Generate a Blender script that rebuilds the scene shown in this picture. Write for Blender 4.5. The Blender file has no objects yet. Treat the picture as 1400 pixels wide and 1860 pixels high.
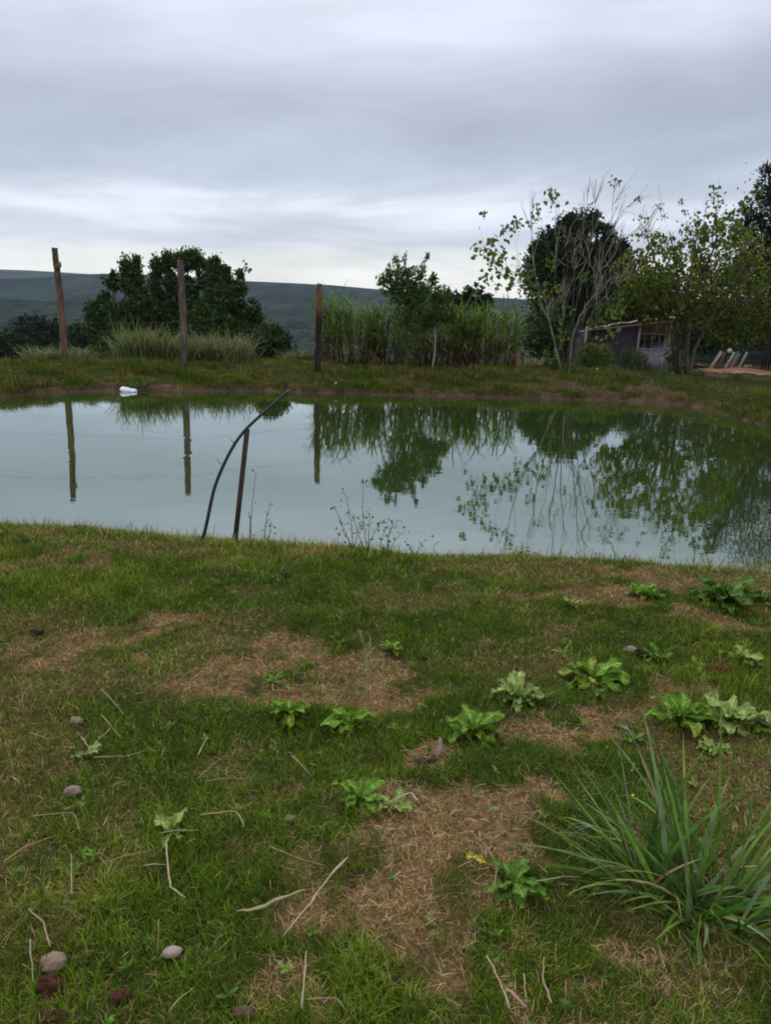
import bpy, math
import numpy as np
from mathutils import Vector, Matrix, Euler
R = math.radians
rng = np.random.default_rng(7)
S = bpy.context.scene
C = S.collection

# ------------------------------------------------------------------ camera
PITCH = R(15.0); ROLL = .036; CAMZ = 1.9; F = 1380.0        # focal length in photo pixels (photo 1400 x 1860)
cam = bpy.data.cameras.new('camera'); co = bpy.data.objects.new('camera', cam); C.objects.link(co)
co.location = (0, 0, CAMZ); co.rotation_euler = (Euler((R(90)-PITCH, 0, 0)).to_matrix() @ Matrix.Rotation(ROLL, 3, 'Z')).to_euler()
cam.sensor_fit = 'VERTICAL'; cam.sensor_height = 36; cam.lens = 36*F/1860
cam.clip_start = 0.05; cam.clip_end = 12000
S.camera = co
# ------------------------------------------------------------------ world: overcast sky, layered cloud over a Nishita sky
W = bpy.data.worlds.new('World'); S.world = W; W.use_nodes = True
SUN_EL, SUN_AZ = R(48), R(-25)                  # azimuth measured from +Y towards +X
def build_world():
    nt = W.node_tree; N = nt.nodes; L = nt.links; N.clear()
    out = N.new('ShaderNodeOutputWorld')
    sky = N.new('ShaderNodeTexSky'); sky.sky_type = 'NISHITA'; sky.sun_disc = False
    sky.sun_elevation = SUN_EL; sky.sun_rotation = SUN_AZ
    bs = N.new('ShaderNodeBackground'); bs.inputs[1].default_value = 0.08; L.new(sky.outputs[0], bs.inputs[0])
    tc = N.new('ShaderNodeTexCoord'); sep = N.new('ShaderNodeSeparateXYZ'); L.new(tc.outputs['Generated'], sep.inputs[0])
    def M(op, a, b=None, c=None):
        n = N.new('ShaderNodeMath'); n.operation = op
        for i, v in enumerate((a, b, c)):
            if v is None: continue
            if hasattr(v, 'is_linked'): L.new(v, n.inputs[i])
            else: n.inputs[i].default_value = v
        return n.outputs[0]
    z = M('MAXIMUM', sep.outputs[2], 0.0)
    dz = M('ADD', z, 0.15)
    u = M('DIVIDE', sep.outputs[0], dz); v = M('DIVIDE', sep.outputs[1], dz)
    cb = N.new('ShaderNodeCombineXYZ'); L.new(u, cb.inputs[0]); L.new(v, cb.inputs[1])
    def noise(scale, detail, rough, mx, my, dist=0.0, off=0.0):
        mp = N.new('ShaderNodeMapping'); mp.inputs['Scale'].default_value = (mx, my, 1); mp.inputs['Location'].default_value = (off, off*.7, off)
        L.new(cb.outputs[0], mp.inputs[0])
        n = N.new('ShaderNodeTexNoise'); n.inputs['Scale'].default_value = scale; n.inputs['Detail'].default_value = detail
        n.inputs['Roughness'].default_value = rough; n.inputs['Distortion'].default_value = dist
        L.new(mp.outputs[0], n.inputs['Vector']); return n.outputs[0]
    n1 = noise(0.8, 7, .55, .7, 1.0, .8, 3.1)      # broad decks
    n2 = noise(1.1, 8, .58, .6, 1.0, 1.2, 11.0)       # streaks
    n3 = noise(0.9, 4, .5, 1.0, 1.0, 0.0, 5.0)
    warp = M('MULTIPLY', M('SUBTRACT', n1, .5), .17)
    zz = M('ADD', M('ADD', z, M('MULTIPLY', warp, M('MINIMUM', M('MULTIPLY', z, 7), 1.0))), M('MULTIPLY', sep.outputs[0], -.02))
    cr = N.new('ShaderNodeValToRGB'); L.new(zz, cr.inputs[0]); e = cr.color_ramp
    e.interpolation = 'B_SPLINE'
    stops = [(0.0, (.74,.72,.66)), (0.05, (.76,.75,.70)), (0.075, (.47,.51,.58)), (0.095, (.46,.50,.58)), (0.112, (.66,.69,.76)), (0.135, (.42,.46,.54)), (0.165,(.36,.40,.48)),
             (0.20, (.335,.37,.44)), (0.235, (.38,.415,.49)), (0.29, (.53,.57,.67)), (0.38, (.66,.69,.77)), (1.0, (.76,.77,.79))]
    while len(e.elements) > 1: e.elements.remove(e.elements[-1])
    e.elements[0].position = stops[0][0]; e.elements[0].color = (*stops[0][1], 1)
    for p, c in stops[1:]:
        k = e.elements.new(p); k.color = (*c, 1)
    amp = M('ADD', M('MULTIPLY', M('SUBTRACT', n2, .5), .62), 1.0)
    amp2 = M('ADD', M('MULTIPLY', M('SUBTRACT', n3, .5), .55), 1.0)
    am = M('MULTIPLY', amp, amp2)
    vm = N.new('ShaderNodeVectorMath'); vm.operation = 'SCALE'; L.new(cr.outputs[0], vm.inputs[0]); L.new(am, vm.inputs['Scale'])
    bc = N.new('ShaderNodeBackground'); L.new(vm.outputs[0], bc.inputs[0]); bc.inputs[1].default_value = 1.52
    mx = N.new('ShaderNodeMixShader')
    cov = M('ADD', M('MULTIPLY', n3, .25), .80); cov = M('MINIMUM', cov, 1.0)
    L.new(cov, mx.inputs[0]); L.new(bs.outputs[0], mx.inputs[1]); L.new(bc.outputs[0], mx.inputs[2])
    L.new(mx.outputs[0], out.inputs[0])
build_world()
# ------------------------------------------------------------------ sun (veiled by the overcast)
sl = bpy.data.lights.new('sun', 'SUN'); so = bpy.data.objects.new('sun', sl); C.objects.link(so)
sl.energy = 1.1; sl.angle = R(22); sl.color = (1.0, .95, .86)
sd = Vector((math.sin(SUN_AZ)*math.cos(SUN_EL), math.cos(SUN_AZ)*math.cos(SUN_EL), math.sin(SUN_EL)))
so.rotation_euler = sd.to_track_quat('Z', 'Y').to_euler(); so.location = (0, 0, 30)
# ------------------------------------------------------------------ exposure
vs = S.view_settings; vs.view_transform = 'Standard'; vs.look = 'None'; vs.exposure = 0.0; vs.gamma = 1.0; vs.use_curve_mapping = False
S.cycles.max_bounces = 6; S.cycles.diffuse_bounces = 3; S.cycles.glossy_bounces = 2; S.cycles.transmission_bounces = 3
S.cycles.transparent_max_bounces = 4; S.cycles.volume_bounces = 0; S.cycles.filter_width = 1.9

# ================================================================== helpers
cp, sp = math.cos(PITCH), math.sin(PITCH)
def ray(px, py):
    a0 = (px-700)/F; b0 = (930-py)/F; cr_, sr_ = math.cos(ROLL), math.sin(ROLL)
    a = a0*cr_-b0*sr_; b = a0*sr_+b0*cr_
    return np.array([a, cp+sp*b, -sp+cp*b])
def on_z(px, py, z=0.4):
    d = ray(px, py); t = (z-CAMZ)/d[2]; return np.array([0, 0, CAMZ])+d*t
def at_y(px, py, y):
    d = ray(px, py); return np.array([0, 0, CAMZ])+d*(y/d[1])
def dm(px, y):
    """depth of things on the far bank, which runs obliquely away to the right"""
    if y > 34: return y
    a0 = (px-700)/F; e0 = math.tan(math.atan(260/F)-PITCH); e1 = math.tan(math.atan(260/F)+a0*ROLL-PITCH)
    return y*e0/e1
def tag(o, label=None, cat=None, group=None, kind=None):
    if label: o['label'] = label
    if cat: o['category'] = cat
    if group: o['group'] = group
    if kind: o['kind'] = kind
    return o
def empty(name, loc=(0,0,0), rz=0.0):
    o = bpy.data.objects.new(name, None); C.objects.link(o); o.location = [float(v) for v in loc]; o.rotation_euler = (0, 0, rz)
    o.empty_display_size = .1
    return o
def sm(t):
    t = np.clip(t, 0, 1); return t*t*(3-2*t)
def _h(ix, iy, seed):
    n = (ix.astype(np.int64)*374761393 + iy.astype(np.int64)*668265263 + seed*974634777) & 0xffffffff
    n = ((n ^ (n >> 13))*1274126177) & 0xffffffff
    return ((n ^ (n >> 16)) & 0xffff)/65535.0
def vnoise(x, y, seed=0):
    x = np.asarray(x, float); y = np.asarray(y, float)
    ix = np.floor(x); iy = np.floor(y); fx = x-ix; fy = y-iy
    fx = fx*fx*(3-2*fx); fy = fy*fy*(3-2*fy)
    a = _h(ix, iy, seed); b = _h(ix+1, iy, seed); c = _h(ix, iy+1, seed); d = _h(ix+1, iy+1, seed)
    return (a*(1-fx)+b*fx)*(1-fy)+(c*(1-fx)+d*fx)*fy
def fbm(x, y, seed=0, oct=3):
    s = 0; a = .5; t = 0
    for i in range(oct):
        s = s+a*vnoise(np.asarray(x)*2**i, np.asarray(y)*2**i, seed+i*17); t += a; a *= .5
    return s/t
def mesh_data(name, V, T, mat, col=None, smooth=False):
    V = np.ascontiguousarray(V, dtype=np.float32); T = np.ascontiguousarray(T, dtype=np.int32); k = T.shape[1]
    me = bpy.data.meshes.new(name); me.vertices.add(len(V)); me.vertices.foreach_set('co', V.ravel())
    me.loops.add(T.size); me.loops.foreach_set('vertex_index', T.ravel())
    me.polygons.add(len(T)); me.polygons.foreach_set('loop_start', np.arange(0, T.size, k, dtype=np.int32))
    if smooth: me.polygons.foreach_set('use_smooth', np.ones(len(T), bool))
    me.update(calc_edges=True)
    if col is not None:
        ca = me.color_attributes.new('Col', 'FLOAT_COLOR', 'POINT')
        c4 = np.ones((len(V), 4), np.float32); c4[:, :3] = col; ca.data.foreach_set('color', c4.ravel())
    if mat: me.materials.append(mat)
    return me
def link(name, me, parent=None, loc=None, rot=None, scale=None):
    o = bpy.data.objects.new(name, me); C.objects.link(o)
    if parent is not None: o.parent = parent
    if loc is not None: o.location = [float(v) for v in loc]
    if rot is not None: o.rotation_euler = rot
    if scale is not None: o.scale = scale
    return o
class MB:
    def __init__(s): s.V = []; s.T = []; s.Cc = []; s.n = 0
    def add(s, V, T, col=(1,1,1)):
        V = np.asarray(V, float).reshape(-1, 3); T = np.asarray(T, int); 
        if T.shape[1] == 4: T = np.vstack([T[:, [0,1,2]], T[:, [0,2,3]]])
        s.V.append(V); s.T.append(T+s.n); s.n += len(V)
        c = np.asarray(col, float); s.Cc.append(np.broadcast_to(c, (len(V), 3)).copy() if c.ndim == 1 else c)
    def tube(s, P, rad, sides=6, col=(1,1,1), cap=True, rough=0.0, seed=0):
        P = np.asarray(P, float); n = len(P); rad = np.broadcast_to(np.asarray(rad, float), (n,))
        D = np.gradient(P, axis=0); D /= np.linalg.norm(D, axis=1)[:, None]+1e-9
        ref = np.array([0, 0, 1.0]) if abs(D[:, 2]).mean() < .8 else np.array([1.0, 0, 0])
        U = np.cross(D, ref); U /= np.linalg.norm(U, axis=1)[:, None]+1e-9; Wv = np.cross(D, U)
        a = np.linspace(0, 2*np.pi, sides, endpoint=False)
        rr = rad[:, None]*np.ones((n, sides))
        if rough:
            g = np.random.default_rng(seed); base = g.uniform(-1, 1, sides)
            rr = rr*(1+rough*(.6*base[None, :]+.5*g.uniform(-1, 1, (n, sides))))
        V = P[:, None, :]+rr[..., None]*(np.cos(a)[None, :, None]*U[:, None, :]+np.sin(a)[None, :, None]*Wv[:, None, :])
        i = np.arange(n-1)[:, None]*sides; j = np.arange(sides)[None, :]; jn = (j+1) % sides
        Q = np.stack([i+j, i+jn, i+sides+jn, i+sides+j], -1).reshape(-1, 4)
        VV = V.reshape(-1, 3); T = np.vstack([Q[:, [0,1,2]], Q[:, [0,2,3]]])
        if cap:
            c0 = len(VV); VV = np.vstack([VV, P[:1], P[-1:]]); jj = np.arange(sides); jm = (jj+1) % sides
            T = np.vstack([T, np.stack([jm, jj, np.full(sides, c0)], -1), np.stack([(n-1)*sides+jj, (n-1)*sides+jm, np.full(sides, c0+1)], -1)])
        s.add(VV, T, col)
    def box(s, c, size, rz=0.0, tilt=(0,0), col=(1,1,1), jit=0.0):
        x, y, z = [v/2 for v in size]
        V = np.array([[-x,-y,-z],[x,-y,-z],[x,y,-z],[-x,y,-z],[-x,-y,z],[x,-y,z],[x,y,z],[-x,y,z]])
        if jit: V = V+rng.uniform(-jit, jit, V.shape)
        ax, ay = tilt
        Rx = np.array([[1,0,0],[0,math.cos(ax),-math.sin(ax)],[0,math.sin(ax),math.cos(ax)]])
        Ry = np.array([[math.cos(ay),0,math.sin(ay)],[0,1,0],[-math.sin(ay),0,math.cos(ay)]])
        Rz = np.array([[math.cos(rz),-math.sin(rz),0],[math.sin(rz),math.cos(rz),0],[0,0,1]])
        V = V@(Rz@Ry@Rx).T+np.asarray(c, float)
        s.add(V, [[0,3,2,1],[4,5,6,7],[0,1,5,4],[1,2,6,5],[2,3,7,6],[3,0,4,7]], col)
    def data(s, name, mat, smooth=False):
        return mesh_data(name, np.vstack(s.V), np.vstack(s.T), mat, np.vstack(s.Cc), smooth)
    def build(s, name, mat, parent=None, smooth=False):
        return link(name, s.data(name, mat, smooth), parent)
def blades(P, az, elev, Ln, Wd, droop, segs, prof=None, twist=None):
    """grass-like strips; returns V, T (triangles), verts per blade, level of each vertex"""
    n = len(P); pos = np.array(P, float); el = np.array(elev, float)*np.ones(n); rows = []; lev = []
    tw = az+np.pi/2 if twist is None else az+np.pi/2+twist
    sx, sy = np.cos(tw), np.sin(tw)
    ca, sa = np.cos(az), np.sin(az)
    for k in range(segs+1):
        t = k/segs
        w = Wd*(prof(t) if prof else (1-t)**.7*(.75+.25*min(1, t*6)))*.5
        if k < segs:
            rows.append(np.stack([pos[:,0]-sx*w, pos[:,1]-sy*w, pos[:,2]], -1)); rows.append(np.stack([pos[:,0]+sx*w, pos[:,1]+sy*w, pos[:,2]], -1)); lev += [t, t]
            st = Ln/segs; pos = pos+np.stack([ca*np.cos(el)*st, sa*np.cos(el)*st, np.sin(el)*st], -1); el = el-droop/segs
        else:
            rows.append(pos); lev.append(1.0)
    V = np.stack(rows, 1); m = 2*segs+1; T = []
    for k in range(segs-1): T += [[2*k, 2*k+1, 2*k+3], [2*k, 2*k+3, 2*k+2]]
    T += [[2*segs-2, 2*segs-1, 2*segs]]
    T = np.array(T); TT = (np.arange(n)[:, None, None]*m+T[None]).reshape(-1, 3)
    return V.reshape(-1, 3), TT, m, np.array(lev)
def cards(P, size, col, aspect=.6, updir=None, fold=.25, droopy=0.0, shape='rhomb', g=rng):
    """many small leaves: rhombic or heart-shaped folded polygons"""
    n = len(P); size = np.broadcast_to(size, (n,))
    d = g.normal(size=(n, 3)); 
    if updir is not None: d += np.asarray(updir)
    d[:, 2] -= droopy
    d /= np.linalg.norm(d, axis=1)[:, None]
    s = np.cross(d, g.normal(size=(n, 3))); s /= np.linalg.norm(s, axis=1)[:, None]; nn = np.cross(d, s)
    sz = size[:, None]
    if shape == 'rhomb':
        V = np.stack([P, P+d*sz*.45+s*sz*aspect*.5+nn*sz*fold*.3, P+d*sz, P+d*sz*.45-s*sz*aspect*.5+nn*sz*fold*.3], 1); T = np.array([[0,1,2],[0,2,3]]); m = 4
    else:
        a = aspect*.5
        V = np.stack([P, P+d*sz*.0+s*sz*a*.7+nn*sz*fold*.25, P+d*sz*.4+s*sz*a+nn*sz*fold*.3, P+d*sz, P+d*sz*.4-s*sz*a+nn*sz*fold*.3, P-s*sz*a*.7+nn*sz*fold*.25], 1)
        T = np.array([[0,1,2],[0,2,3],[0,3,4],[0,4,5]]); m = 6
    TT = (np.arange(n)[:, None, None]*m+T[None]).reshape(-1, 3)
    return V.reshape(-1, 3), TT, np.repeat(col, m, 0)
# ------------------------------------------------------------------ materials
def new_mat(name):
    m = bpy.data.materials.new(name); m.use_nodes = True; nt = m.node_tree; nt.nodes.clear()
    return m, nt, nt.nodes, nt.links
def foliage_mat(name, trans=.3, rough=.6, spec=.1, nscale=0.0):
    m, nt, N, L = new_mat(name)
    out = N.new('ShaderNodeOutputMaterial'); b = N.new('ShaderNodeBsdfPrincipled'); a = N.new('ShaderNodeAttribute'); a.attribute_name = 'Col'
    b.inputs['Roughness'].default_value = rough; b.inputs['Specular IOR Level'].default_value = spec
    c = a.outputs['Color']
    if nscale:
        tc = N.new('ShaderNodeTexCoord'); n = N.new('ShaderNodeTexNoise'); n.inputs['Scale'].default_value = nscale; n.inputs['Detail'].default_value = 3
        L.new(tc.outputs['Object'], n.inputs[0]); mr = N.new('ShaderNodeMapRange'); L.new(n.outputs[0], mr.inputs[0]); mr.inputs[1].default_value=.3; mr.inputs[2].default_value=.7; mr.inputs[3].default_value = .6; mr.inputs[4].default_value = 1.45
        vm = N.new('ShaderNodeVectorMath'); vm.operation = 'SCALE'; L.new(c, vm.inputs[0]); L.new(mr.outputs[0], vm.inputs['Scale']); c = vm.outputs[0]
    L.new(c, b.inputs['Base Color'])
    t = N.new('ShaderNodeBsdfTranslucent'); L.new(c, t.inputs['Color'])
    x = N.new('ShaderNodeMixShader'); x.inputs[0].default_value = trans; L.new(b.outputs[0], x.inputs[1]); L.new(t.outputs[0], x.inputs[2]); L.new(x.outputs[0], out.inputs[0])
    return m
def solid_mat(name, c1, c2, scale=6, stretch=(1,1,1), rough=.85, spec=.2, bump=.3, usecol=True, detail=5, dist=0.01, metal=0.0):
    """two-colour noise, times the mesh's own Col attribute"""
    m, nt, N, L = new_mat(name)
    out = N.new('ShaderNodeOutputMaterial'); b = N.new('ShaderNodeBsdfPrincipled'); L.new(b.outputs[0], out.inputs[0])
    tc = N.new('ShaderNodeTexCoord'); mp = N.new('ShaderNodeMapping'); mp.inputs['Scale'].default_value = stretch; L.new(tc.outputs['Object'], mp.inputs[0])
    n = N.new('ShaderNodeTexNoise'); n.inputs['Scale'].default_value = scale; n.inputs['Detail'].default_value = detail; n.inputs['Roughness'].default_value = .65; L.new(mp.outputs[0], n.inputs[0])
    cr = N.new('ShaderNodeValToRGB'); cr.color_ramp.elements[0].position = .32; cr.color_ramp.elements[1].position = .68
    cr.color_ramp.elements[0].color = (*c1, 1); cr.color_ramp.elements[1].color = (*c2, 1); L.new(n.outputs[0], cr.inputs[0]); c = cr.outputs[0]
    if usecol:
        a = N.new('ShaderNodeAttribute'); a.attribute_name = 'Col'
        vm = N.new('ShaderNodeVectorMath'); vm.operation = 'MULTIPLY'; L.new(c, vm.inputs[0]); L.new(a.outputs['Color'], vm.inputs[1]); c = vm.outputs[0]
    L.new(c, b.inputs['Base Color']); b.inputs['Roughness'].default_value = rough; b.inputs['Specular IOR Level'].default_value = spec; b.inputs['Metallic'].default_value = metal
    if bump:
        bp = N.new('ShaderNodeBump'); bp.inputs['Strength'].default_value = bump; bp.inputs['Distance'].default_value = dist; L.new(n.outputs[0], bp.inputs['Height']); L.new(bp.outputs[0], b.inputs['Normal'])
    return m
MAT = {}
MAT['leaf_dark'] = foliage_mat('leaf_dark', .18, .6, .08)
MAT['leaf'] = foliage_mat('leaf', .35, .6, .10)
MAT['grass'] = foliage_mat('grass', .3, .7, .03)
MAT['weed'] = foliage_mat('weed', .25, .5, .16, 14)
MAT['bark_grey'] = solid_mat('bark_grey', (.20,.17,.14), (.42,.38,.33), 9, (1,1,.25), .9, .1, .6)
MAT['bark_dark'] = solid_mat('bark_dark', (.05,.04,.03), (.13,.10,.075), 9, (1,1,.25), .9, .1, .6)
MAT['timber'] = solid_mat('timber', (.55,.5,.45), (1.15,1.05,.95), 7, (4,4,.35), .85, .15, .8, dist=.02)
MAT['plastic_black'] = solid_mat('plastic_black', (.75,.75,.8), (1.1,1.1,1.15), 12, (1,1,1), .42, .4, .1)
MAT['rust'] = solid_mat('rust', (.6,.5,.45), (1.3,1.15,1.0), 30, (1,1,.5), .75, .3, .3, dist=.003)
MAT['stone'] = solid_mat('stone', (.75,.7,.68), (1.15,1.12,1.1), 45, (1,1,1), .9, .15, .6, dist=.004)
MAT['straw'] = solid_mat('straw', (.75,.7,.6), (1.2,1.15,1.05), 60, (1,1,1), .7, .2, .2, dist=.001)
MAT['cloth'] = solid_mat('cloth', (.85,.85,.9), (1.1,1.1,1.1), 20, (1,1,1), .5, .3, .3)

# ================================================================== terrain
def wpts(L, z): return np.array([on_z(x, y, z)[:2] for x, y in L])
CREST = wpts([(-900,905),(-400,925),(0,948),(60,948),(150,952),(210,960),(300,967),(370,970),(430,976),(540,983),(620,987),(700,996),(780,1002),(860,1001),(960,1000),(1050,1009),(1150,1017),(1230,1024),(1300,1025),(1400,1027),(1900,1043)], .4)
SHORE = wpts([(-700,760),(-350,740),(-150,728),(0,722),(60,716),(130,712),(240,710),(330,711),(480,711),(560,714),(740,719),(850,721),(920,723),(1000,725),(1100,728),(1180,732),(1250,738),(1300,749),(1400,778)], 0.0)
SHORE = np.vstack([[[-17,5.0],[-15,12]], SHORE[SHORE[:,0] > -14.2], [[7.5,12.4],[8.2,10.4],[8.9,8.2],[9.5,6.0],[10.2,3.0],[14.0,1.0],[5000,-50]]])
assert (np.diff(SHORE[:,0]) > 0).all(), SHORE
CREST = np.vstack([[[-5000,5.6]], CREST, [[5000,4.2]]])
def yc(x): return np.interp(x, CREST[:,0], CREST[:,1])
def ys2(x):
    return np.interp(x, SHORE[:,0], SHORE[:,1])+.16*(vnoise(np.asarray(x)*1.1, 3.3, 5)-.5)+.07*(vnoise(np.asarray(x)*4.3, 1.3, 6)-.5)
RIDGES = [  # radius, width of the slope, [(px, py)] silhouette
    (3300, 1000, [(-900,470),(0,489),(60,491),(120,495),(200,500),(330,507),(460,515),(700,535),(940,545),(1400,552),(2300,540)]),
    (2000, 950, [(-900,505),(0,507),(90,504),(130,499),(220,497),(330,503),(450,511),(520,514),(600,518),(700,527),(820,536),(940,543),(1100,550),(1400,556),(2300,545)]),
    (1050, 450, [(-900,540),(0,541),(100,548),(200,545),(330,556),(450,566),(600,572),(800,570),(1400,570),(2300,560)]),
    (520, 260, [(-900,610),(0,604),(100,612),(200,620),(450,640),(600,650),(800,650),(1400,620),(2300,620)]),
]
def H(x, y):
    x = np.asarray(x, float); y = np.asarray(y, float)
    # near bank
    s = y-yc(x)
    und = .075*(fbm(x*1.1, y*1.1, 3, 3)-.5)+.018*(vnoise(x*7, y*7, 9)-.5)
    near = .4-.46*np.log1p(np.exp(np.clip(s*9, -50, 50)))/9+und
    near = np.maximum(near, -.6)-np.maximum(s-8, 0)*1.0
    # far bank
    e = .25; sl_ = (ys2(x+e)-ys2(x-e))/(2*e); k = np.sqrt(1+sl_**2)
    dy = y-ys2(x); s2 = np.where(dy < 0, dy/k, np.minimum(dy, 3)/k+np.maximum(dy-3, 0))
    az = x/np.maximum(y, 1)
    land = np.where(s2 < 0, np.maximum(s2*.7, -.6), .16*(1-np.exp(-np.maximum(s2, 0)/.10))+.25*sm(s2/2.3))
    und2 = (.16*(fbm(x*.9, y*.9, 21, 3)-.5)+.09*(vnoise(x*3, y*4, 29)-.5))*sm(s2/.5)
    slope = .115+(.05-.115)*sm((az-.12)/.12)+(.018-.05)*sm((az-.31)/.07)
    fall = np.log1p(np.exp(np.clip((s2-4.0)*2, -50, 60)))/2*slope
    fall = np.where(s2 > 25, (s2-4)*slope, fall)
    far = land+und2-fall*(y > 9)
    r = np.hypot(x, y)
    far = np.maximum(far, -42+2*np.sin(r*.01))
    rough = sm((r-35)/100)
    far = far+rough*1.2*(fbm(x/25, y/25, 41, 3)-.5)
    for (rr, w, L) in RIDGES:
        A = np.array([[ray(px, py)[0]/ray(px, py)[1], ray(px, py)[2]/ray(px, py)[1]] for px, py in L])
        zt = CAMZ+np.interp(np.clip(x/np.maximum(y, 1), -2, 2), A[:,0], A[:,1])*rr
        t = sm((y-(rr-w))/w)
        hill = -42+(zt+42)*t+t*(rr*.010)*(fbm(x/(rr*.16), y/(rr*.16), int(rr), 3)-.5)*(1-sm((y-rr*.8)/(rr*.2)))
        hill = np.where(y > rr, zt-(y-rr)*.06, hill)
        far = np.where(y > 120, np.maximum(far, hill), far)
    return np.maximum(near, far)
def Hs(x, y): return float(H(np.array([x]), np.array([y]))[0])
def ground_px(px, py, z0=.4):
    p = on_z(px, py, z0)
    for _ in range(6): p = on_z(px, py, Hs(p[0], p[1]))
    return p
# dry patches of the lawn: (x0,y0)-(x1,y1) in the photo turned into capsules on the ground, radius in metres
DRY = []
for a in [(20,1240,150,1200,.13,1),(150,1200,290,1112,.10,1),(20,1185,130,1145,.10,.8),(150,1140,300,1105,.08,.6),(300,1262,430,1238,.11,1),(400,1215,540,1165,.16,1),(560,1195,650,1215,.20,.9),
          (560,1262,700,1250,.17,1),(620,1180,700,1230,.12,.7),(900,1062,1120,1078,.10,.9),(1130,1040,1230,1075,.16,.9),(1240,1130,1400,1135,.13,.8),(900,1160,1100,1130,.11,.45),(1010,1320,1110,1295,.12,1),(1120,1290,1280,1260,.10,.8),
          (720,1420,900,1430,.14,.9),(720,1480,900,1500,.20,1),(730,1600,880,1600,.16,1),(920,1470,1000,1510,.09,.9),(1300,1430,1400,1420,.10,.8),(1380,1520,1400,1640,.12,.8),
          (0,1030,230,1010,.10,.6),(0,1160,60,1180,.10,.7),(930,1790,1010,1850,.10,.7),(1180,1800,1260,1830,.08,.8),(60,1810,110,1790,.06,.7),(420,1840,470,1830,.06,.8),(330,1232,360,1260,.07,.9),
          (1000,1010,1160,1035,.10,.5),(1180,1050,1330,1050,.2,.6),(720,1390,780,1390,.07,.9),(560,1450,700,1500,.14,.42),(640,1620,740,1640,.12,.5),(1380,1040,1500,1130,.3,.6),(450,1400,600,1420,.12,.35)]:
    DRY.append((on_z(a[0], a[1])[:2], on_z(a[2], a[3])[:2], a[4]*.9, a[5]))
def dryness(x, y):
    d = np.zeros_like(x)
    wx = x+.34*(fbm(x*5, y*5, 51, 3)-.5)*2; wy = y+.34*(fbm(x*5+9, y*5, 52, 3)-.5)*2
    for p, q, r, st in DRY:
        v = q-p; t = np.clip(((wx-p[0])*v[0]+(wy-p[1])*v[1])/(v@v+1e-9), 0, 1)
        dd = np.hypot(wx-(p[0]+t*v[0]), wy-(p[1]+t*v[1]))/r
        d = np.maximum(d, st*(1-sm((dd-.45)/.85)))
    back = sm((fbm(x*1.3+4, y*1.3, 61, 4)-.53)/.16)*.38
    d = d*np.clip(.32+1.15*fbm(x*9, y*9, 63, 3), 0, .93)
    return np.clip(np.maximum(d, back+.2*(fbm(x*6, y*6, 62, 3)-.4)), 0, 1)
def grow(a, first, ratio, end):
    out = [a]; s = first
    while abs(out[-1]) < end: out.append(out[-1]+s); s *= ratio
    return out
xs = np.arange(-3.6, 3.61, .035); xr = grow(3.6, .04, 1.045, 4200)[1:]; X1 = np.concatenate([-np.array(xr)[::-1], xs, xr])
y0 = np.arange(.6, 6.4, .035); yb = [-v for v in grow(-.6, -.08, 1.2, 600)[1:]]
yb = []; s_ = .06; v_ = .6
while v_ > -600: v_ -= s_; s_ *= 1.22; yb.append(v_)
yf = list(np.arange(6.4, 26, .10)); v_ = 26; s_ = .12
while v_ < 4200: yf.append(v_); v_ += s_; s_ = min(s_*1.045, v_*.035)
Y1 = np.concatenate([np.array(yb)[::-1], y0, yf])
GX, GY = np.meshgrid(X1, Y1); GZ = H(GX, GY)
nx, ny = len(X1), len(Y1)
i = np.arange(ny-1)[:, None]*nx; j = np.arange(nx-1)[None, :]
Q = np.stack([i+j, i+j+1, i+j+1+nx, i+j+nx], -1).reshape(-1, 4)
gx, gy, gz = GX.ravel(), GY.ravel(), GZ.ravel()
dry = dryness(gx, gy)*(gy < 7)
s2 = (gy-ys2(gx))
soil = ((s2 > -1.2) & (s2 < -.02+.42*fbm(gx*1.7, gy*1.7, 71, 2)+1.5*sm((gx-1)/3)*sm((fbm(gx*1.4+5, gy*2, 97, 3)-.42)/.1)) & (gy > 7)).astype(float)
yard = sm((gx/np.maximum(gy, 1)-.30)/.1)*sm((gy-19.5)/2)*(gy < 60)*sm((fbm(gx*.5, gy*.5, 77, 3)-.35)/.2)
soil = np.maximum(soil, yard*.9)
rr_ = np.hypot(gx, gy); farm = sm((rr_-28)/30)*(gy > 20)
gcol = np.stack([dry, soil, farm], -1)
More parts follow.
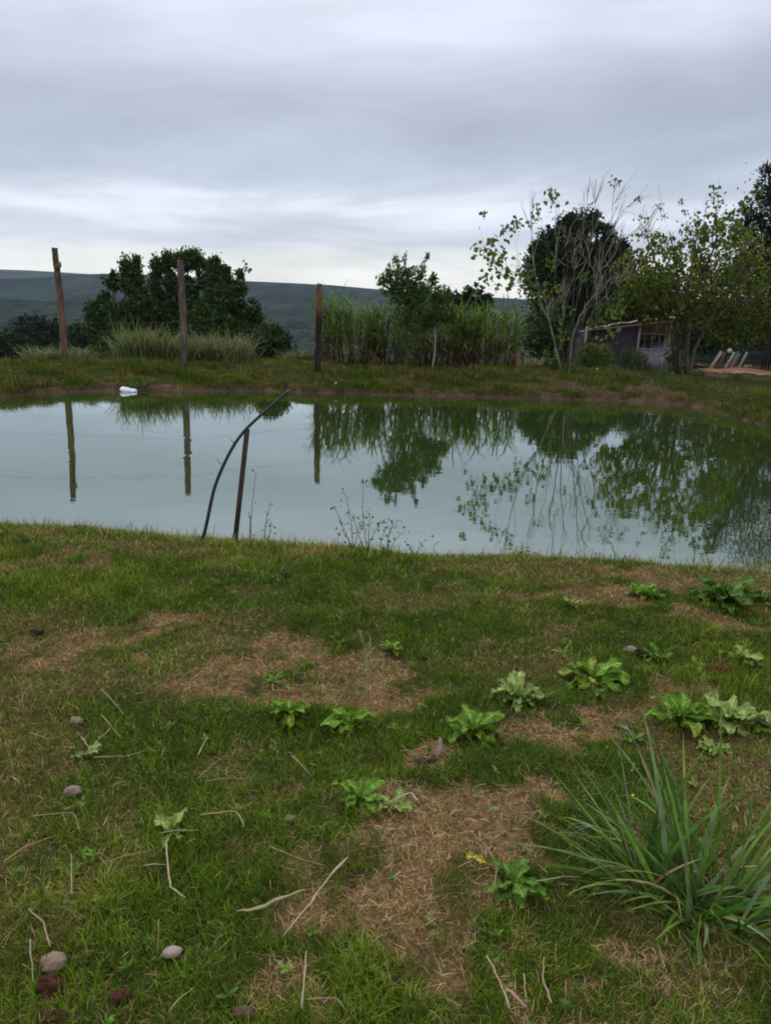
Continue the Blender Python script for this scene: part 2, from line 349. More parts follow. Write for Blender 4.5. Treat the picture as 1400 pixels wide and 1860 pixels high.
def ground_mat():
    m, nt, N, L = new_mat('ground')
    out = N.new('ShaderNodeOutputMaterial'); b = N.new('ShaderNodeBsdfPrincipled'); L.new(b.outputs[0], out.inputs[0])
    b.inputs['Roughness'].default_value = 1; b.inputs['Specular IOR Level'].default_value = .0
    tc = N.new('ShaderNodeTexCoord'); a = N.new('ShaderNodeAttribute'); a.attribute_name = 'Col'; sep = N.new('ShaderNodeSeparateColor'); L.new(a.outputs[0], sep.inputs[0])
    def noise(sc, det=5, vec=None):
        n = N.new('ShaderNodeTexNoise'); n.inputs['Scale'].default_value = sc; n.inputs['Detail'].default_value = det; n.inputs['Roughness'].default_value = .65; L.new(vec or tc.outputs['Object'], n.inputs[0]); return n.outputs[0]
    def ramp(f, stops):
        r = N.new('ShaderNodeValToRGB'); L.new(f, r.inputs[0]); e = r.color_ramp.elements
        while len(e) > 1: e.remove(e[-1])
        e[0].position, e[0].color = stops[0][0], (*stops[0][1], 1)
        for p, c in stops[1:]: k = e.new(p); k.color = (*c, 1)
        return r.outputs[0]
    def mix(f, c1, c2):
        x = N.new('ShaderNodeMix'); x.data_type = 'RGBA'; L.new(f, x.inputs[0]); L.new(c1, x.inputs[6]); L.new(c2, x.inputs[7]); return x.outputs[2]
    turf = ramp(noise(28, 6), [(.3, (.018,.022,.008)), (.5, (.035,.045,.014)), (.7, (.06,.058,.024))])
    litter = ramp(noise(45, 6), [(.3, (.05,.030,.015)), (.5, (.14,.085,.042)), (.7, (.27,.18,.09))])
    dirt = ramp(noise(3.2, 8), [(.3, (.040,.027,.017)), (.5, (.085,.056,.036)), (.66, (.14,.088,.058)), (.75, (.075,.070,.034))])
    fm = N.new('ShaderNodeMapping'); fm.inputs['Scale'].default_value = (1, .45, 1); L.new(tc.outputs['Object'], fm.inputs[0])
    n1 = noise(.0065, 9, fm.outputs[0]); forest = ramp(n1, [(.36, (.004,.007,.008)), (.45, (.008,.013,.012)), (.475, (.019,.032,.022)), (.53, (.024,.040,.025)), (.555, (.006,.010,.010)), (.62, (.012,.019,.015)), (.645, (.042,.054,.034)), (.7, (.02,.033,.02))])
    n2 = noise(.085, 7); tex = ramp(n2, [(.38, (.4,.4,.4)), (.62, (1.5,1.5,1.5))])
    mm = N.new('ShaderNodeMix'); mm.data_type = 'RGBA'; mm.blend_type = 'MULTIPLY'; mm.inputs[0].default_value = 1; L.new(forest, mm.inputs[6]); L.new(tex, mm.inputs[7])
    c = mix(sep.outputs[0], turf, litter); c = mix(sep.outputs[1], c, dirt); c = mix(sep.outputs[2], c, mm.outputs[2])
    L.new(c, b.inputs['Base Color'])
    bp = N.new('ShaderNodeBump'); bp.inputs['Strength'].default_value = .7; bp.inputs['Distance'].default_value = .02; L.new(noise(16, 8), bp.inputs['Height']); L.new(bp.outputs[0], b.inputs['Normal'])
    return m
g = link('ground', mesh_data('ground', np.stack([gx, gy, gz], -1), Q, ground_mat(), gcol, True)); tag(g, 'grassy earth around the pond running out to the far hills', kind='structure')

# ------------------------------------------------------------------ pond water
def water_mat():
    m, nt, N, L = new_mat('pond_water')
    out = N.new('ShaderNodeOutputMaterial'); tc = N.new('ShaderNodeTexCoord')
    body = N.new('ShaderNodeBsdfDiffuse'); body.inputs[0].default_value = (.030, .052, .010, 1)
    gl = N.new('ShaderNodeBsdfGlossy'); gl.inputs['Roughness'].default_value = .012; gl.inputs[0].default_value = (.90,.98,.96,1)
    fr = N.new('ShaderNodeFresnel'); fr.inputs[0].default_value = 1.33
    pw = N.new('ShaderNodeMath'); pw.operation = 'POWER'; pw.inputs[1].default_value = .50; L.new(fr.outputs[0], pw.inputs[0])
    mp = N.new('ShaderNodeMapping'); mp.inputs['Scale'].default_value = (.8, 1.6, 1); L.new(tc.outputs['Object'], mp.inputs[0])
    n = N.new('ShaderNodeTexNoise'); n.inputs['Scale'].default_value = 1.6; n.inputs['Detail'].default_value = 3; L.new(mp.outputs[0], n.inputs[0])
    n2 = N.new('ShaderNodeTexNoise'); n2.inputs['Scale'].default_value = 11; n2.inputs['Detail'].default_value = 2; L.new(mp.outputs[0], n2.inputs[0])
    s = N.new('ShaderNodeMath'); s.operation = 'MULTIPLY_ADD'; s.inputs[1].default_value = .12; L.new(n2.outputs[0], s.inputs[0]); L.new(n.outputs[0], s.inputs[2])
    h = s.outputs[0]
    # three fish rings spreading on the left of the pond
    for (px, py, rad, amp) in [(150, 812, 1.5, .35), (230, 722, .95, .45), (190, 828, .55, .3)]:
        c = on_z(px, py, 0)
        vd = N.new('ShaderNodeVectorMath'); vd.operation = 'DISTANCE'; L.new(tc.outputs['Object'], vd.inputs[0]); vd.inputs[1].default_value = (c[0], c[1], 0)
        a1 = N.new('ShaderNodeMath'); a1.operation = 'SUBTRACT'; L.new(vd.outputs['Value'], a1.inputs[0]); a1.inputs[1].default_value = rad
        a2 = N.new('ShaderNodeMath'); a2.operation = 'MULTIPLY'; L.new(a1.outputs[0], a2.inputs[0]); L.new(a1.outputs[0], a2.inputs[1])
        a3 = N.new('ShaderNodeMath'); a3.operation = 'MULTIPLY'; L.new(a2.outputs[0], a3.inputs[0]); a3.inputs[1].default_value = -700
        a4 = N.new('ShaderNodeMath'); a4.operation = 'EXPONENT'; L.new(a3.outputs[0], a4.inputs[0])
        a5 = N.new('ShaderNodeMath'); a5.operation = 'MULTIPLY_ADD'; L.new(a4.outputs[0], a5.inputs[0]); a5.inputs[1].default_value = amp*1.3; L.new(h, a5.inputs[2]); h = a5.outputs[0]
    bp = N.new('ShaderNodeBump'); bp.inputs['Strength'].default_value = 1.0; bp.inputs['Distance'].default_value = .0012; L.new(h, bp.inputs['Height'])
    L.new(bp.outputs[0], gl.inputs['Normal'])
    x = N.new('ShaderNodeMixShader'); L.new(pw.outputs[0], x.inputs[0]); L.new(body.outputs[0], x.inputs[1]); L.new(gl.outputs[0], x.inputs[2]); L.new(x.outputs[0], out.inputs[0])
    return m
wx = np.linspace(-17.5, 12.5, 220); t_ = np.linspace(0, 1, 24)
WX = np.repeat(wx[None], 24, 0); lo = yc(wx)+.3; hi = np.maximum(ys2(wx)+.35*np.sqrt(1+np.gradient(np.interp(wx, SHORE[:,0], SHORE[:,1]), wx)**2), lo+.05)
WY = lo[None]+(hi-lo)[None]*t_[:, None]
i = np.arange(23)[:, None]*220; j = np.arange(219)[None, :]
w = link('pond_water', mesh_data('pond_water', np.stack([WX.ravel(), WY.ravel(), np.zeros(WX.size)], -1), np.stack([i+j, i+j+1, i+j+221, i+j+220], -1).reshape(-1, 4), water_mat(), None, True))
tag(w, 'still green pond mirroring the grey sky and the trees', kind='structure')
# ================================================================== lawn and bank grass
def grass_cols(n, green, dryv, g):
    """green: (n,) 0..1 hue variation, dryv: bool"""
    a = np.array([[.080,.155,.011],[.120,.200,.014],[.175,.245,.022],[.235,.255,.036],[.34,.30,.08]])
    k = np.clip((green*4).astype(int), 0, 4); c = a[k]*g.uniform(.5, 1.5, (n, 1))
    d = np.array([[.58,.39,.18],[.44,.28,.12],[.68,.51,.27],[.30,.17,.08]])[g.integers(0, 4, n)]*g.uniform(.7, 1.2, (n, 1))
    return np.where(dryv[:, None], d, c)
def lawn():
    g = np.random.default_rng(11)
    n = 400000
    r = g.uniform(1.05, 6.9, n); a = g.uniform(-.74, .74, n); x = r*np.sin(a); y = r*np.cos(a)
    x2 = g.uniform(-7, 7, 130000); y2 = g.uniform(-.6, 6.6, 130000); k2 = (np.hypot(x2, y2) < 1.05) | (np.abs(np.arctan2(x2, y2)) > .74); x = np.append(x, x2[k2]); y = np.append(y, y2[k2]); r = np.append(r, np.hypot(x2, y2)[k2]*.4+4.5)
    keep = (y < yc(x)+.55); x, y, r = x[keep], y[keep], r[keep]
    d = dryness(x, y); n = len(x)
    tuft = fbm(x*9, y*9, 81, 2); big = fbm(x*1.3, y*1.3, 82, 3)
    keep = g.uniform(size=n) < (.45+.55*tuft+.2)*(1-.30*d); x, y, r, d, tuft, big = [q[keep] for q in (x, y, r, d, tuft, big)]; n = len(x)
    z = H(x, y)
    lum = .65+.7*vnoise(x*16, y*16, 85)
    isdry = g.uniform(size=n) < np.clip(d*1.1+.07+.25*sm((tuft-.6)/.2)*0, 0, .93)
    hue = np.clip(.25+.55*(big-.5)*2.2+.25*(tuft-.5)+g.normal(0, .2, n)+.12*sm((r-3)/3), 0, 1)
    col = grass_cols(n, hue, isdry, g)
    az = g.uniform(0, 2*np.pi, n); ln = g.uniform(.026, .062, n)*(1+.6*(big-.5)-.40*d)*(.7+.6*tuft)*np.where(isdry, .9, 1)
    ln = ln*np.where(g.uniform(size=n) < .03, 1.7, 1)
    el = np.where(isdry, g.uniform(.05, 1.0, n), g.uniform(.45, 1.45, n)); wd = (.0020+.00045*r)*g.uniform(.7, 1.3, n)*np.where(isdry, .75, 1)
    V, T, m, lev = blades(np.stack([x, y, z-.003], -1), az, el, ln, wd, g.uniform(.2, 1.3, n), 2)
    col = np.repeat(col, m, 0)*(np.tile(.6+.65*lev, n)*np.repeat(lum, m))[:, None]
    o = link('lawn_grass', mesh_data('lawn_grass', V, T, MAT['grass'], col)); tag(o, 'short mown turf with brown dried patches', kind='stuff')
lawn()
def crest_fringe():
    g = np.random.default_rng(13); n = 5200; x = g.uniform(-5.2, 5.2, n); y = yc(x)+g.normal(.02, .13, n); k = fbm(x*3, y*0, 95, 3) > g.uniform(.2, .8, n); x, y = x[k], y[k]; n = len(x); isdry = g.uniform(size=n) < .35
    V, T, m, lev = blades(np.stack([x, y, H(x, y)-.003], -1), g.uniform(0, 6.28, n), g.uniform(.6, 1.5, n), g.uniform(.04, .13, n), g.uniform(.0035, .007, n), g.uniform(.2, 1.4, n), 3)
    o = link('bank_edge_grass', mesh_data('bank_edge_grass', V, T, MAT['grass'], np.repeat(grass_cols(n, g.uniform(0, 1, n), isdry, g)*.85, m, 0))); tag(o, 'straggly longer grass along the edge of the near bank', kind='stuff')
crest_fringe()
def bank_grass():
    g = np.random.default_rng(12); n = 240000
    x = g.uniform(-14, 13, n); s = .03+g.uniform(0, 1, n)**1.5*6.5; y = ys2(x)+s*np.sqrt(1+.15*(x > 5)*(x-5)); 
    keep = (y > 7)&(np.abs(x) < y*.75); x, y, s = x[keep], y[keep], s[keep]; n = len(x)
    cov = fbm(x*1.6, y*2.2, 91, 3); edge = sm((s+.1)/.4)
    az_ = x/y; face = sm((x-1.5)/3)*(s < 1.7)*sm((fbm(x*1.4+5, y*2, 97, 3)-.44)/.1)*.75; yardm = sm((az_-.2)/.1)*sm((s-2.2)/1.5)*.5
    keep = g.uniform(size=n) < sm((cov-.30)/.12)*(.08+.92*edge)*(1-yardm)*(1-face); x, y, s, cov = x[keep], y[keep], s[keep], cov[keep]; n = len(x)
    z = H(x, y); big = fbm(x*.8, y*1.5, 92, 3)
    isdry = g.uniform(size=n) < .16+.5*sm((.52-cov)/.12)
    col = grass_cols(n, np.clip(.35+1.6*(big-.5)+g.normal(0, .18, n), 0, 1), isdry, g)*np.where(isdry, .42, .62)[:, None]
    tall = 1+1.6*(fbm(x*3, y*3, 93, 2) > .66)
    V, T, m, lev = blades(np.stack([x, y, z-.005], -1), g.uniform(0, 6.28, n), g.uniform(.5, 1.5, n), g.uniform(.04, .10, n)*tall, g.uniform(.010, .020, n), g.uniform(.2, 1.2, n), 2)
    o = link('bank_grass', mesh_data('bank_grass', V, T, MAT['grass'], np.repeat(col, m, 0))); tag(o, 'rough grass on the far bank', kind='stuff')
bank_grass()

# ================================================================== trees
def lobe_points(lobes, n, g, clump=12, spread=.16, inner=.45):
    """lobes: list of (centre xyz, radii xyz); leaf positions in clumps near the lobe surfaces"""
    A = np.array([r[0]*r[2]+r[1]*r[2]+r[0]*r[1] for c, r in lobes]); A = A/A.sum(); out = []
    for (c, r), a in zip(lobes, A):
        k = max(3, int(n*a/clump)); d = g.normal(size=(k, 3)); d /= np.linalg.norm(d, axis=1)[:, None]
        rad = g.uniform(inner, 1.0, k)**.6; cc = np.array(c)+d*np.array(r)*rad[:, None]
        p = np.repeat(cc, clump, 0)+g.normal(0, 1, (k*clump, 3))*spread*np.mean(r)*np.repeat(g.uniform(.5, 1.3, k), clump)[:, None]
        out.append(p)
    return np.vstack(out)
def leaf_cols(P, base, g, var=.35, clumpscale=1.0):
    b = np.array(base); n = len(P); k = g.integers(0, len(b), n)
    v = .72+.56*vnoise(P[:,0]/clumpscale+P[:,1]*.7/clumpscale, P[:,2]/clumpscale, 5)
    return b[k]*(v*g.uniform(1-var, 1+var, n))[:, None]
def px_lobe(px, py, rx, ry, y, ydepth=None):
    y = dm(px, y); c = at_y(px, py, y); s = y/cp/F*1.0; s = np.linalg.norm(ray(px, py))*y/ray(px, py)[1]/F/1.05
    return (c, (rx*s, ydepth if ydepth else rx*s*.9, ry*s))
def branch(mb, p, d, L, r, depth, tips, g, wob=.18, up=.10, kids=(2, 4), spread=.7, ratio=.62, segs=5, sides=6, rough=.08, rmin=.004):
    P = [np.array(p, float)]; d = np.array(d, float); d /= np.linalg.norm(d); ds = []
    for k in range(segs):
        d = d+g.normal(0, wob, 3)*.5+np.array([0, 0, up]); d /= np.linalg.norm(d); P.append(P[-1]+d*L/segs); ds.append(d)
    rad = np.linspace(r, max(r*.45, rmin), segs+1)
    mb.tube(P, rad, sides, rough=rough, seed=int(g.integers(1e9)))
    tips.append((P[-1], d, depth))
    if depth <= 0: return
    for k in range(g.integers(kids[0], kids[1]+1)):
        i = int(g.integers(max(1, segs//2-1), segs+1)); base = P[i]; e = ds[min(i, segs-1)]+g.normal(0, spread, 3)
        branch(mb, base, e, L*ratio*g.uniform(.75, 1.2), rad[i]*.65, depth-1, tips, g, wob, up, kids, spread, ratio, max(3, segs-1), max(4, sides-1), rough, rmin)
def spiked(L, g, k=3, w=6, h=17):
    out = list(L)
    for px, py, rx, ry in L:
        for _ in range(k):
            u = g.uniform(-.9, .9); out.append((px+u*rx, py-ry*math.sqrt(1-u*u)*g.uniform(.85, 1.15), w*g.uniform(.7, 1.5), h*g.uniform(.6, 1.3)))
    return out
SG = np.random.default_rng(5)
def dense_tree(name, label, base, lobes, n, size, cols, seed, mat='leaf_dark', trunk_r=.2, group=None, clump=12, spread=.16, aspect=.5, updir=(0,0,.4), cat='tree', inner=.45, barkmat='bark_dark', droopy=0, shape='rhomb', ragged=0):
    g = np.random.default_rng(seed); b = np.array(base, float); root = empty(name, b); tag(root, label, cat, group)
    P = lobe_points(lobes, n, g, clump, spread, inner); P = P[P[:,2] > b[2]+.05]
    if ragged:
        q = vnoise(P[:,0]/ragged+seed, P[:,2]/ragged, seed)*.6+vnoise(P[:,0]*2.3/ragged, P[:,2]*2.3/ragged+P[:,1], seed+3)*.4; q += .25*sm((np.mean([l[0][2] for l in lobes])-P[:,2])/2); P = P[q > .345]
    V, T, c = cards(P-b, g.uniform(.6, 1.3, len(P))*size, leaf_cols(P, cols, g, clumpscale=size*5), aspect, updir, droopy=droopy, shape=shape, g=g)
    o = link('crown', mesh_data('crown', V, T, MAT[mat], c), root); o['kind'] = 'stuff'
    mb = MB(); top = np.mean([l[0] for l in lobes], 0)
    P0 = np.array([b*0-[0,0,.15], (top-b)*.25+g.normal(0, .05, 3), (top-b)*.6, top-b]); mb.tube(P0, np.array([1.25, 1, .7, .35])*trunk_r, 8, rough=.08, seed=seed)
    mb.build('trunk', MAT[barkmat], root, True)
    lb = MB()
    for l in lobes:
        q = np.array(l[0])-b; m_ = P0[1]*.6+P0[2]*.4; lb.tube([m_, m_*.45+q*.55+g.normal(0, .1, 3)*trunk_r, q, q+np.array([0,0,l[1][2]*.5])], np.array([.5,.35,.22,.1])*trunk_r, 5, rough=.08)
    o = lb.build('limbs', MAT[barkmat], root, True); o['kind'] = 'stuff'
    return root
def base_at(px, y):
    y = dm(px, y); x = (px-700)/F*y/cp*1.0; x = at_y(px, 640, y)[0]; return (x, y, Hs(x, y))
DK = [(.026,.056,.013), (.048,.090,.018), (.10,.15,.032), (.014,.030,.010)]
DK2 = [(.022,.040,.012), (.040,.065,.018), (.06,.085,.025)]
# the three evergreens behind the left part of the fence
Y = 60
dense_tree('evergreen_tree', 'dark spiky evergreen on the left edge of the dense clump behind the fence', base_at(205, Y), [px_lobe(*a, Y) for a in [(195,525,10,24),(178,560,14,26),(205,545,12,34),(207,508,6,16),(182,590,22,36),(225,590,30,44),(232,508,11,36),(248,496,11,28),(250,570,22,40),(215,640,42,36),(172,570,10,16),(262,580,20,46)]], 38000, .27, DK, 31, spread=.20, inner=.3, ragged=1.0, trunk_r=.22, group='evergreens behind the fence')
dense_tree('evergreen_tree', 'tallest dark evergreen, rising behind the middle fence post', base_at(320, Y+2), [px_lobe(*a, Y+2) for a in [(284,492,9,24),(285,545,20,34),(310,481,14,22),(345,473,20,18),(328,490,22,20),(328,520,26,34),(368,500,14,32),(300,580,44,44),(350,570,40,50),(345,625,60,45),(262,545,8,30)]], 60000, .27, DK, 32, spread=.20, inner=.3, ragged=1.0, trunk_r=.26, group='evergreens behind the fence')
dense_tree('evergreen_tree', 'dark evergreen on the right of the clump, above the low round bush', base_at(415, Y), [px_lobe(*a, Y) for a in [(390,492,12,26),(408,504,11,26),(398,540,22,30),(441,506,11,26),(432,550,16,34),(452,575,14,36),(463,585,13,34),(395,590,40,50),(430,620,44,45)]], 40000, .27, DK, 33, spread=.20, inner=.3, ragged=1.0, trunk_r=.22, group='evergreens behind the fence')
dense_tree('bush', 'dark olive rounded bush right of the evergreens behind the bank', base_at(490, 24), [px_lobe(*a, 24) for a in [(488,632,36,36),(505,625,22,30),(470,645,26,28),(490,610,20,22),(515,655,18,24)]], 7000, .11, DK2, 34, trunk_r=.05, cat='bush')
# dark wooded slope on the far left
for k, (px, py, rx, ry, yy, lab) in enumerate([(70,620,60,45,95,'broad dark tree in the hollow left of the first fence post'),(20,640,55,30,85,'low dark tree at the left edge of the picture behind the bank'),(150,632,50,42,100,'dark rounded tree between the first post and the evergreens')]):
    L = [px_lobe(px+dx*rx, py+dy*ry, rx*s, ry*s, yy) for dx, dy, s in [(0,0,.8),(-.5,.2,.5),(.5,.2,.5),(-.1,-.45,.45),(.3,-.3,.4),(0,.6,.9)]]
    dense_tree('hollow_tree', lab, base_at(px, yy), L, 7000, .6, [(.020,.036,.016),(.030,.050,.020),(.014,.026,.012)], 40+k, trunk_r=.3, group='trees in the hollow on the left')
# dark big tree behind the bare tree, far right of the valley
Y = 62
dense_tree('round_tree', 'large dark round-crowned tree behind the bare branching tree', base_at(1040, Y), [px_lobe(*a, Y) for a in spiked([(1062,420,34,34),(1030,432,34,30),(1000,452,30,34),(975,490,24,40),(1095,450,32,34),(1122,478,22,34),(1045,460,60,50),(1040,480,75,60),(990,520,35,60),(1080,530,70,70),(1010,580,40,60),(1130,500,22,50),(1130,580,60,60)], SG, 3, 9, 9)], 54000, .27, [(.020,.034,.010),(.034,.052,.014),(.052,.068,.018),(.014,.022,.009)], 35, trunk_r=.4, ragged=1.1)
dense_tree('distant_tree', 'small dark tree on the skyline just right of the sapling', base_at(860, 80), [px_lobe(*a, 80) for a in spiked([(862,545,16,20),(845,560,20,16),(878,562,22,20),(855,585,40,25)], SG, 3, 9, 9)], 4500, .4, [(.016,.028,.014),(.024,.040,.018)], 36, trunk_r=.2)
dense_tree('distant_tree', 'low dark tree on the skyline left of the sapling trunk', base_at(818, 85), [px_lobe(*a, 85) for a in spiked([(815,555,20,12),(835,562,18,12),(800,575,25,16)], SG, 3, 9, 9)], 3000, .4, [(.020,.034,.014),(.030,.046,.018)], 37, trunk_r=.15)
dense_tree('thicket_tree', 'dark bushy tree filling the gap behind the shed roof', base_at(1160, 36), [px_lobe(*a, 36) for a in [(1150,560,40,40),(1200,550,50,60),(1110,580,30,36),(1240,600,40,50)]], 9000, .2, DK2, 38, trunk_r=.15)
dense_tree('thicket_tree', 'dark leafy tree behind the leaning planks', base_at(1310, 33), [px_lobe(*a, 33) for a in [(1290,540,50,60),(1340,530,50,70),(1300,600,60,40),(1385,540,40,80),(1260,600,40,40),(1380,600,40,30)]], 14000, .2, [(.018,.03,.010),(.030,.046,.014),(.05,.06,.018)], 39, trunk_r=.16)
dense_tree('thicket_tree', 'dark low tree between the bare tree and the cane', base_at(985, 40), [px_lobe(*a, 40) for a in [(975,610,30,40),(1010,620,30,35),(1000,590,20,30)]], 4500, .2, DK2, 44, trunk_r=.1)
# right-edge dark tree with long fine leaves
dense_tree('dark_tree', 'tall dark tree with fine drooping leaves at the right edge', base_at(1470, 23), [px_lobe(*a, 23) for a in [(1395,330,22,36),(1400,400,58,40),(1380,435,46,34),(1372,390,22,20),(1378,490,36,50),(1392,300,10,16),(1450,480,60,60),(1500,380,90,110),(1440,560,60,60),(1560,500,120,150),(1392,352,14,16)]], 34000, .17, [(.016,.026,.018),(.028,.042,.024),(.012,.018,.014)], 45, trunk_r=.17, aspect=.32, updir=(-.5,0,-.3), clump=16, spread=.2, inner=.3)
# woodland on the valley slopes
def woodland():
    g = np.random.default_rng(51); n = 3200
    y = np.exp(g.uniform(np.log(120), np.log(500), n)); x = g.uniform(-.75, .75, n)*y
    dens = fbm(x/60, y/60, 61, 3); keep = dens > .40; x, y = x[keep], y[keep]; n = len(x); z = H(x, y)
    k = 50; s = np.repeat(g.uniform(1.4, 3.4, n), k); P = np.repeat(np.stack([x, y, z+1.8], -1), k, 0); d = g.normal(size=(n*k, 3)); d /= np.linalg.norm(d, axis=1)[:, None]
    P = P+d*s[:, None]*np.array([.7, .7, .85])*g.uniform(.6, 1, (n*k, 1))
    tone = np.repeat(np.array([(.011,.022,.010),(.018,.032,.013),(.014,.026,.011),(.026,.040,.017)])[g.integers(0, 4, n)], k, 0)*g.uniform(.6, 1.4, (n*k, 1))
    V, T, c = cards(P, s*.24, tone, .8, (0,0,.3), g=g)
    o = link('woodland', mesh_data('woodland', V, T, MAT['leaf_dark'], c)); tag(o, 'dark woodland covering the valley floor', kind='stuff')
woodland()
def scrub():
    g = np.random.default_rng(52); n = 1500; y = g.uniform(34, 130, n); x = g.uniform(-.72, .16, n)*y; z = H(x, y); k = 46
    s = np.repeat(g.uniform(.4, 1.15, n)*(1+y/160), k); P = np.repeat(np.stack([x, y, z+.5], -1), k, 0); d = g.normal(size=(n*k, 3)); d /= np.linalg.norm(d, axis=1)[:, None]
    P = P+d*s[:, None]*np.array([.8, .8, .8])*g.uniform(.4, 1, (n*k, 1))
    tone = np.repeat(np.array([(.018,.032,.012),(.028,.046,.016),(.022,.038,.014),(.045,.062,.022)])[g.integers(0, 4, n)], k, 0)*g.uniform(.6, 1.4, (n*k, 1))
    V, T, c = cards(P, s*.22, tone, .6, (0,0,.5), g=g); o = link('scrub', mesh_data('scrub', V, T, MAT['leaf_dark'], c)); tag(o, 'tangled dark scrub on the slope falling away behind the bank', kind='stuff')
scrub()

# ------------------------------------------------------------------ sugar cane stand and tall bank grasses
CG = [(.095,.17,.024), (.14,.235,.035), (.22,.31,.07), (.065,.125,.022)]
CD = [(.34,.24,.13), (.24,.15,.08), (.14,.075,.045), (.48,.38,.24)]
def cane_mesh(seed, h=2.0, nl=17):
    g = np.random.default_rng(seed); mb = MB(); lean = g.normal(0, .09, 2)
    P = [np.array([lean[0]*t*h*.7, lean[1]*t*h*.7, t*h*.72-.05]) for t in np.linspace(0, 1, 5)]; mb.tube(P, np.linspace(.017, .008, 5), 5, (.10,.065,.04))
    n = nl; t = np.linspace(.25, 1, n)+g.uniform(-.03, .03, n); base = np.array([[lean[0]*q*h*.7, lean[1]*q*h*.7, q*h*.72-.05] for q in t])
    V, T, m, lev = blades(base, g.uniform(0, 6.28, n), g.uniform(.85, 1.4, n), g.uniform(.5, .85, n)*h*.46, g.uniform(.028, .046, n), g.uniform(.5, 2.1, n), 6, twist=g.uniform(-.6, .6, n), prof=lambda q: (1-q)**.6*(.6+.8*min(q*3, .5)))
    c = np.array(CG)[g.integers(0, 4, n)]*g.uniform(.7, 1.3, (n, 1)); mb.add(V, T, np.repeat(c, m, 0))
    n = 18; t = g.uniform(.03, .6, n); base = np.array([[lean[0]*q*h*.7, lean[1]*q*h*.7, q*h*.72] for q in t])
    V, T, m, lev = blades(base, g.uniform(0, 6.28, n), g.uniform(.2, 1.3, n), g.uniform(.3, .7, n), g.uniform(.015, .028, n), g.uniform(1.2, 3.2, n), 5)
    mb.add(V, T, np.repeat(np.array(CD)[g.integers(0, 4, n)]*g.uniform(.6, 1.1, (n, 1)), m, 0))
    return mb.data('cane', MAT['leaf'])
CANES = [cane_mesh(100+k) for k in range(8)]
def cane_clump(px0, px1, yc_, n, hs, label, seed, dep=1.0):
    g = np.random.default_rng(seed); b = np.array(base_at((px0+px1)/2, yc_)); yc_ = dm((px0+px1)/2, yc_); px0 -= 8; px1 += 8; root = empty('sugarcane_clump', b); tag(root, label, 'sugarcane', 'sugarcane growing on the far bank')
    for k in range(n):
        px = g.uniform(px0, px1); y = yc_+g.uniform(-.5, .5)*dep; x = at_y(px, 640, y)[0]
        link('cane', CANES[g.integers(0, 8)], root, np.array([x, y, Hs(x, y)])-b, (g.normal(0, .07), g.normal(0, .07), g.uniform(0, 6.28)), (1.15, 1.15, hs*g.uniform(.78, 1.10)*1.10))
cane_clump(592, 676, 21.6, 30, 1.02, 'bright green sugarcane clump beside the right-hand fence post', 201, 1.4)
cane_clump(655, 745, 21.6, 38, .92, 'sugarcane with brown dry skirts left of the slender leafy tree', 202, 1.4)
cane_clump(735, 835, 21.8, 44, .88, 'shadowy sugarcane between the slender tree and the sapling and just beyond', 203, 1.4)
cane_clump(830, 930, 21.4, 48, .98, 'tall sugarcane clump at the right end of the stand', 204, 1.6)
def reed_mesh(seed, h=.9, dryf=.45):
    g = np.random.default_rng(seed); n = 46
    V, T, m, lev = blades(np.stack([g.normal(0, .14, n), g.normal(0, .14, n), np.zeros(n)], -1), g.uniform(0, 6.28, n), g.uniform(1.0, 1.5, n), g.uniform(.5, 1.1, n)*h, g.uniform(.020, .040, n), g.uniform(.4, 2.2, n), 5)
    isd = g.uniform(size=n) < dryf
    c = np.where(isd[:, None], np.array([(.34,.28,.15),(.27,.20,.11),(.25,.26,.11)])[g.integers(0, 3, n)], np.array([(.14,.20,.055),(.09,.15,.04),(.20,.25,.09)])[g.integers(0, 3, n)])*g.uniform(.6, 1.1, (n, 1))
    return mesh_data('tuft', V, T, MAT['leaf'], np.repeat(c, m, 0))
REEDS = [reed_mesh(300+k, dryf=[.2,.4,.6,.5][k]) for k in range(4)]
def reed_clump(px0, px1, yy, n, hs, label, seed, dep=1.2, kinds=(0,1,2,3)):
    g = np.random.default_rng(seed); b = np.array(base_at((px0+px1)/2, yy)); yy = dm((px0+px1)/2, yy); root = empty('tall_grass_clump', b); tag(root, label, 'tall grass', 'tall grass clumps behind the bank')
    for k in range(n):
        px = g.uniform(px0, px1); y = yy+g.uniform(-.5, .5)*dep; x = at_y(px, 640, y)[0]; s = hs*g.uniform(.7, 1.2)
        link('tuft', REEDS[kinds[int(g.integers(0, len(kinds)))]], root, np.array([x, y, Hs(x, y)])-b, (0, 0, g.uniform(0, 6.28)), (1.1, 1.1, s))
reed_clump(222, 325, 23, 34, 1.22, 'tall yellow-green grass left of the middle fence post', 211)
reed_clump(340, 440, 23, 28, 1.10, 'tall straw-tipped grass right of the middle fence post', 212)
reed_clump(60, 105, 23.5, 10, .62, 'green tuft of tall grass left of the leaning first post', 213, kinds=(0,1))
reed_clump(122, 152, 23.5, 8, .62, 'green tuft of tall grass right of the leaning first post', 214, kinds=(0,1))
reed_clump(525, 575, 22.5, 8, .55, 'low reddish dry grass at the foot of the right-hand post', 215, .8, kinds=(2,3))
reed_clump(935, 985, 24, 12, .75, 'dry grass between the cane and the bare tree', 216, 1.2, kinds=(2,3))

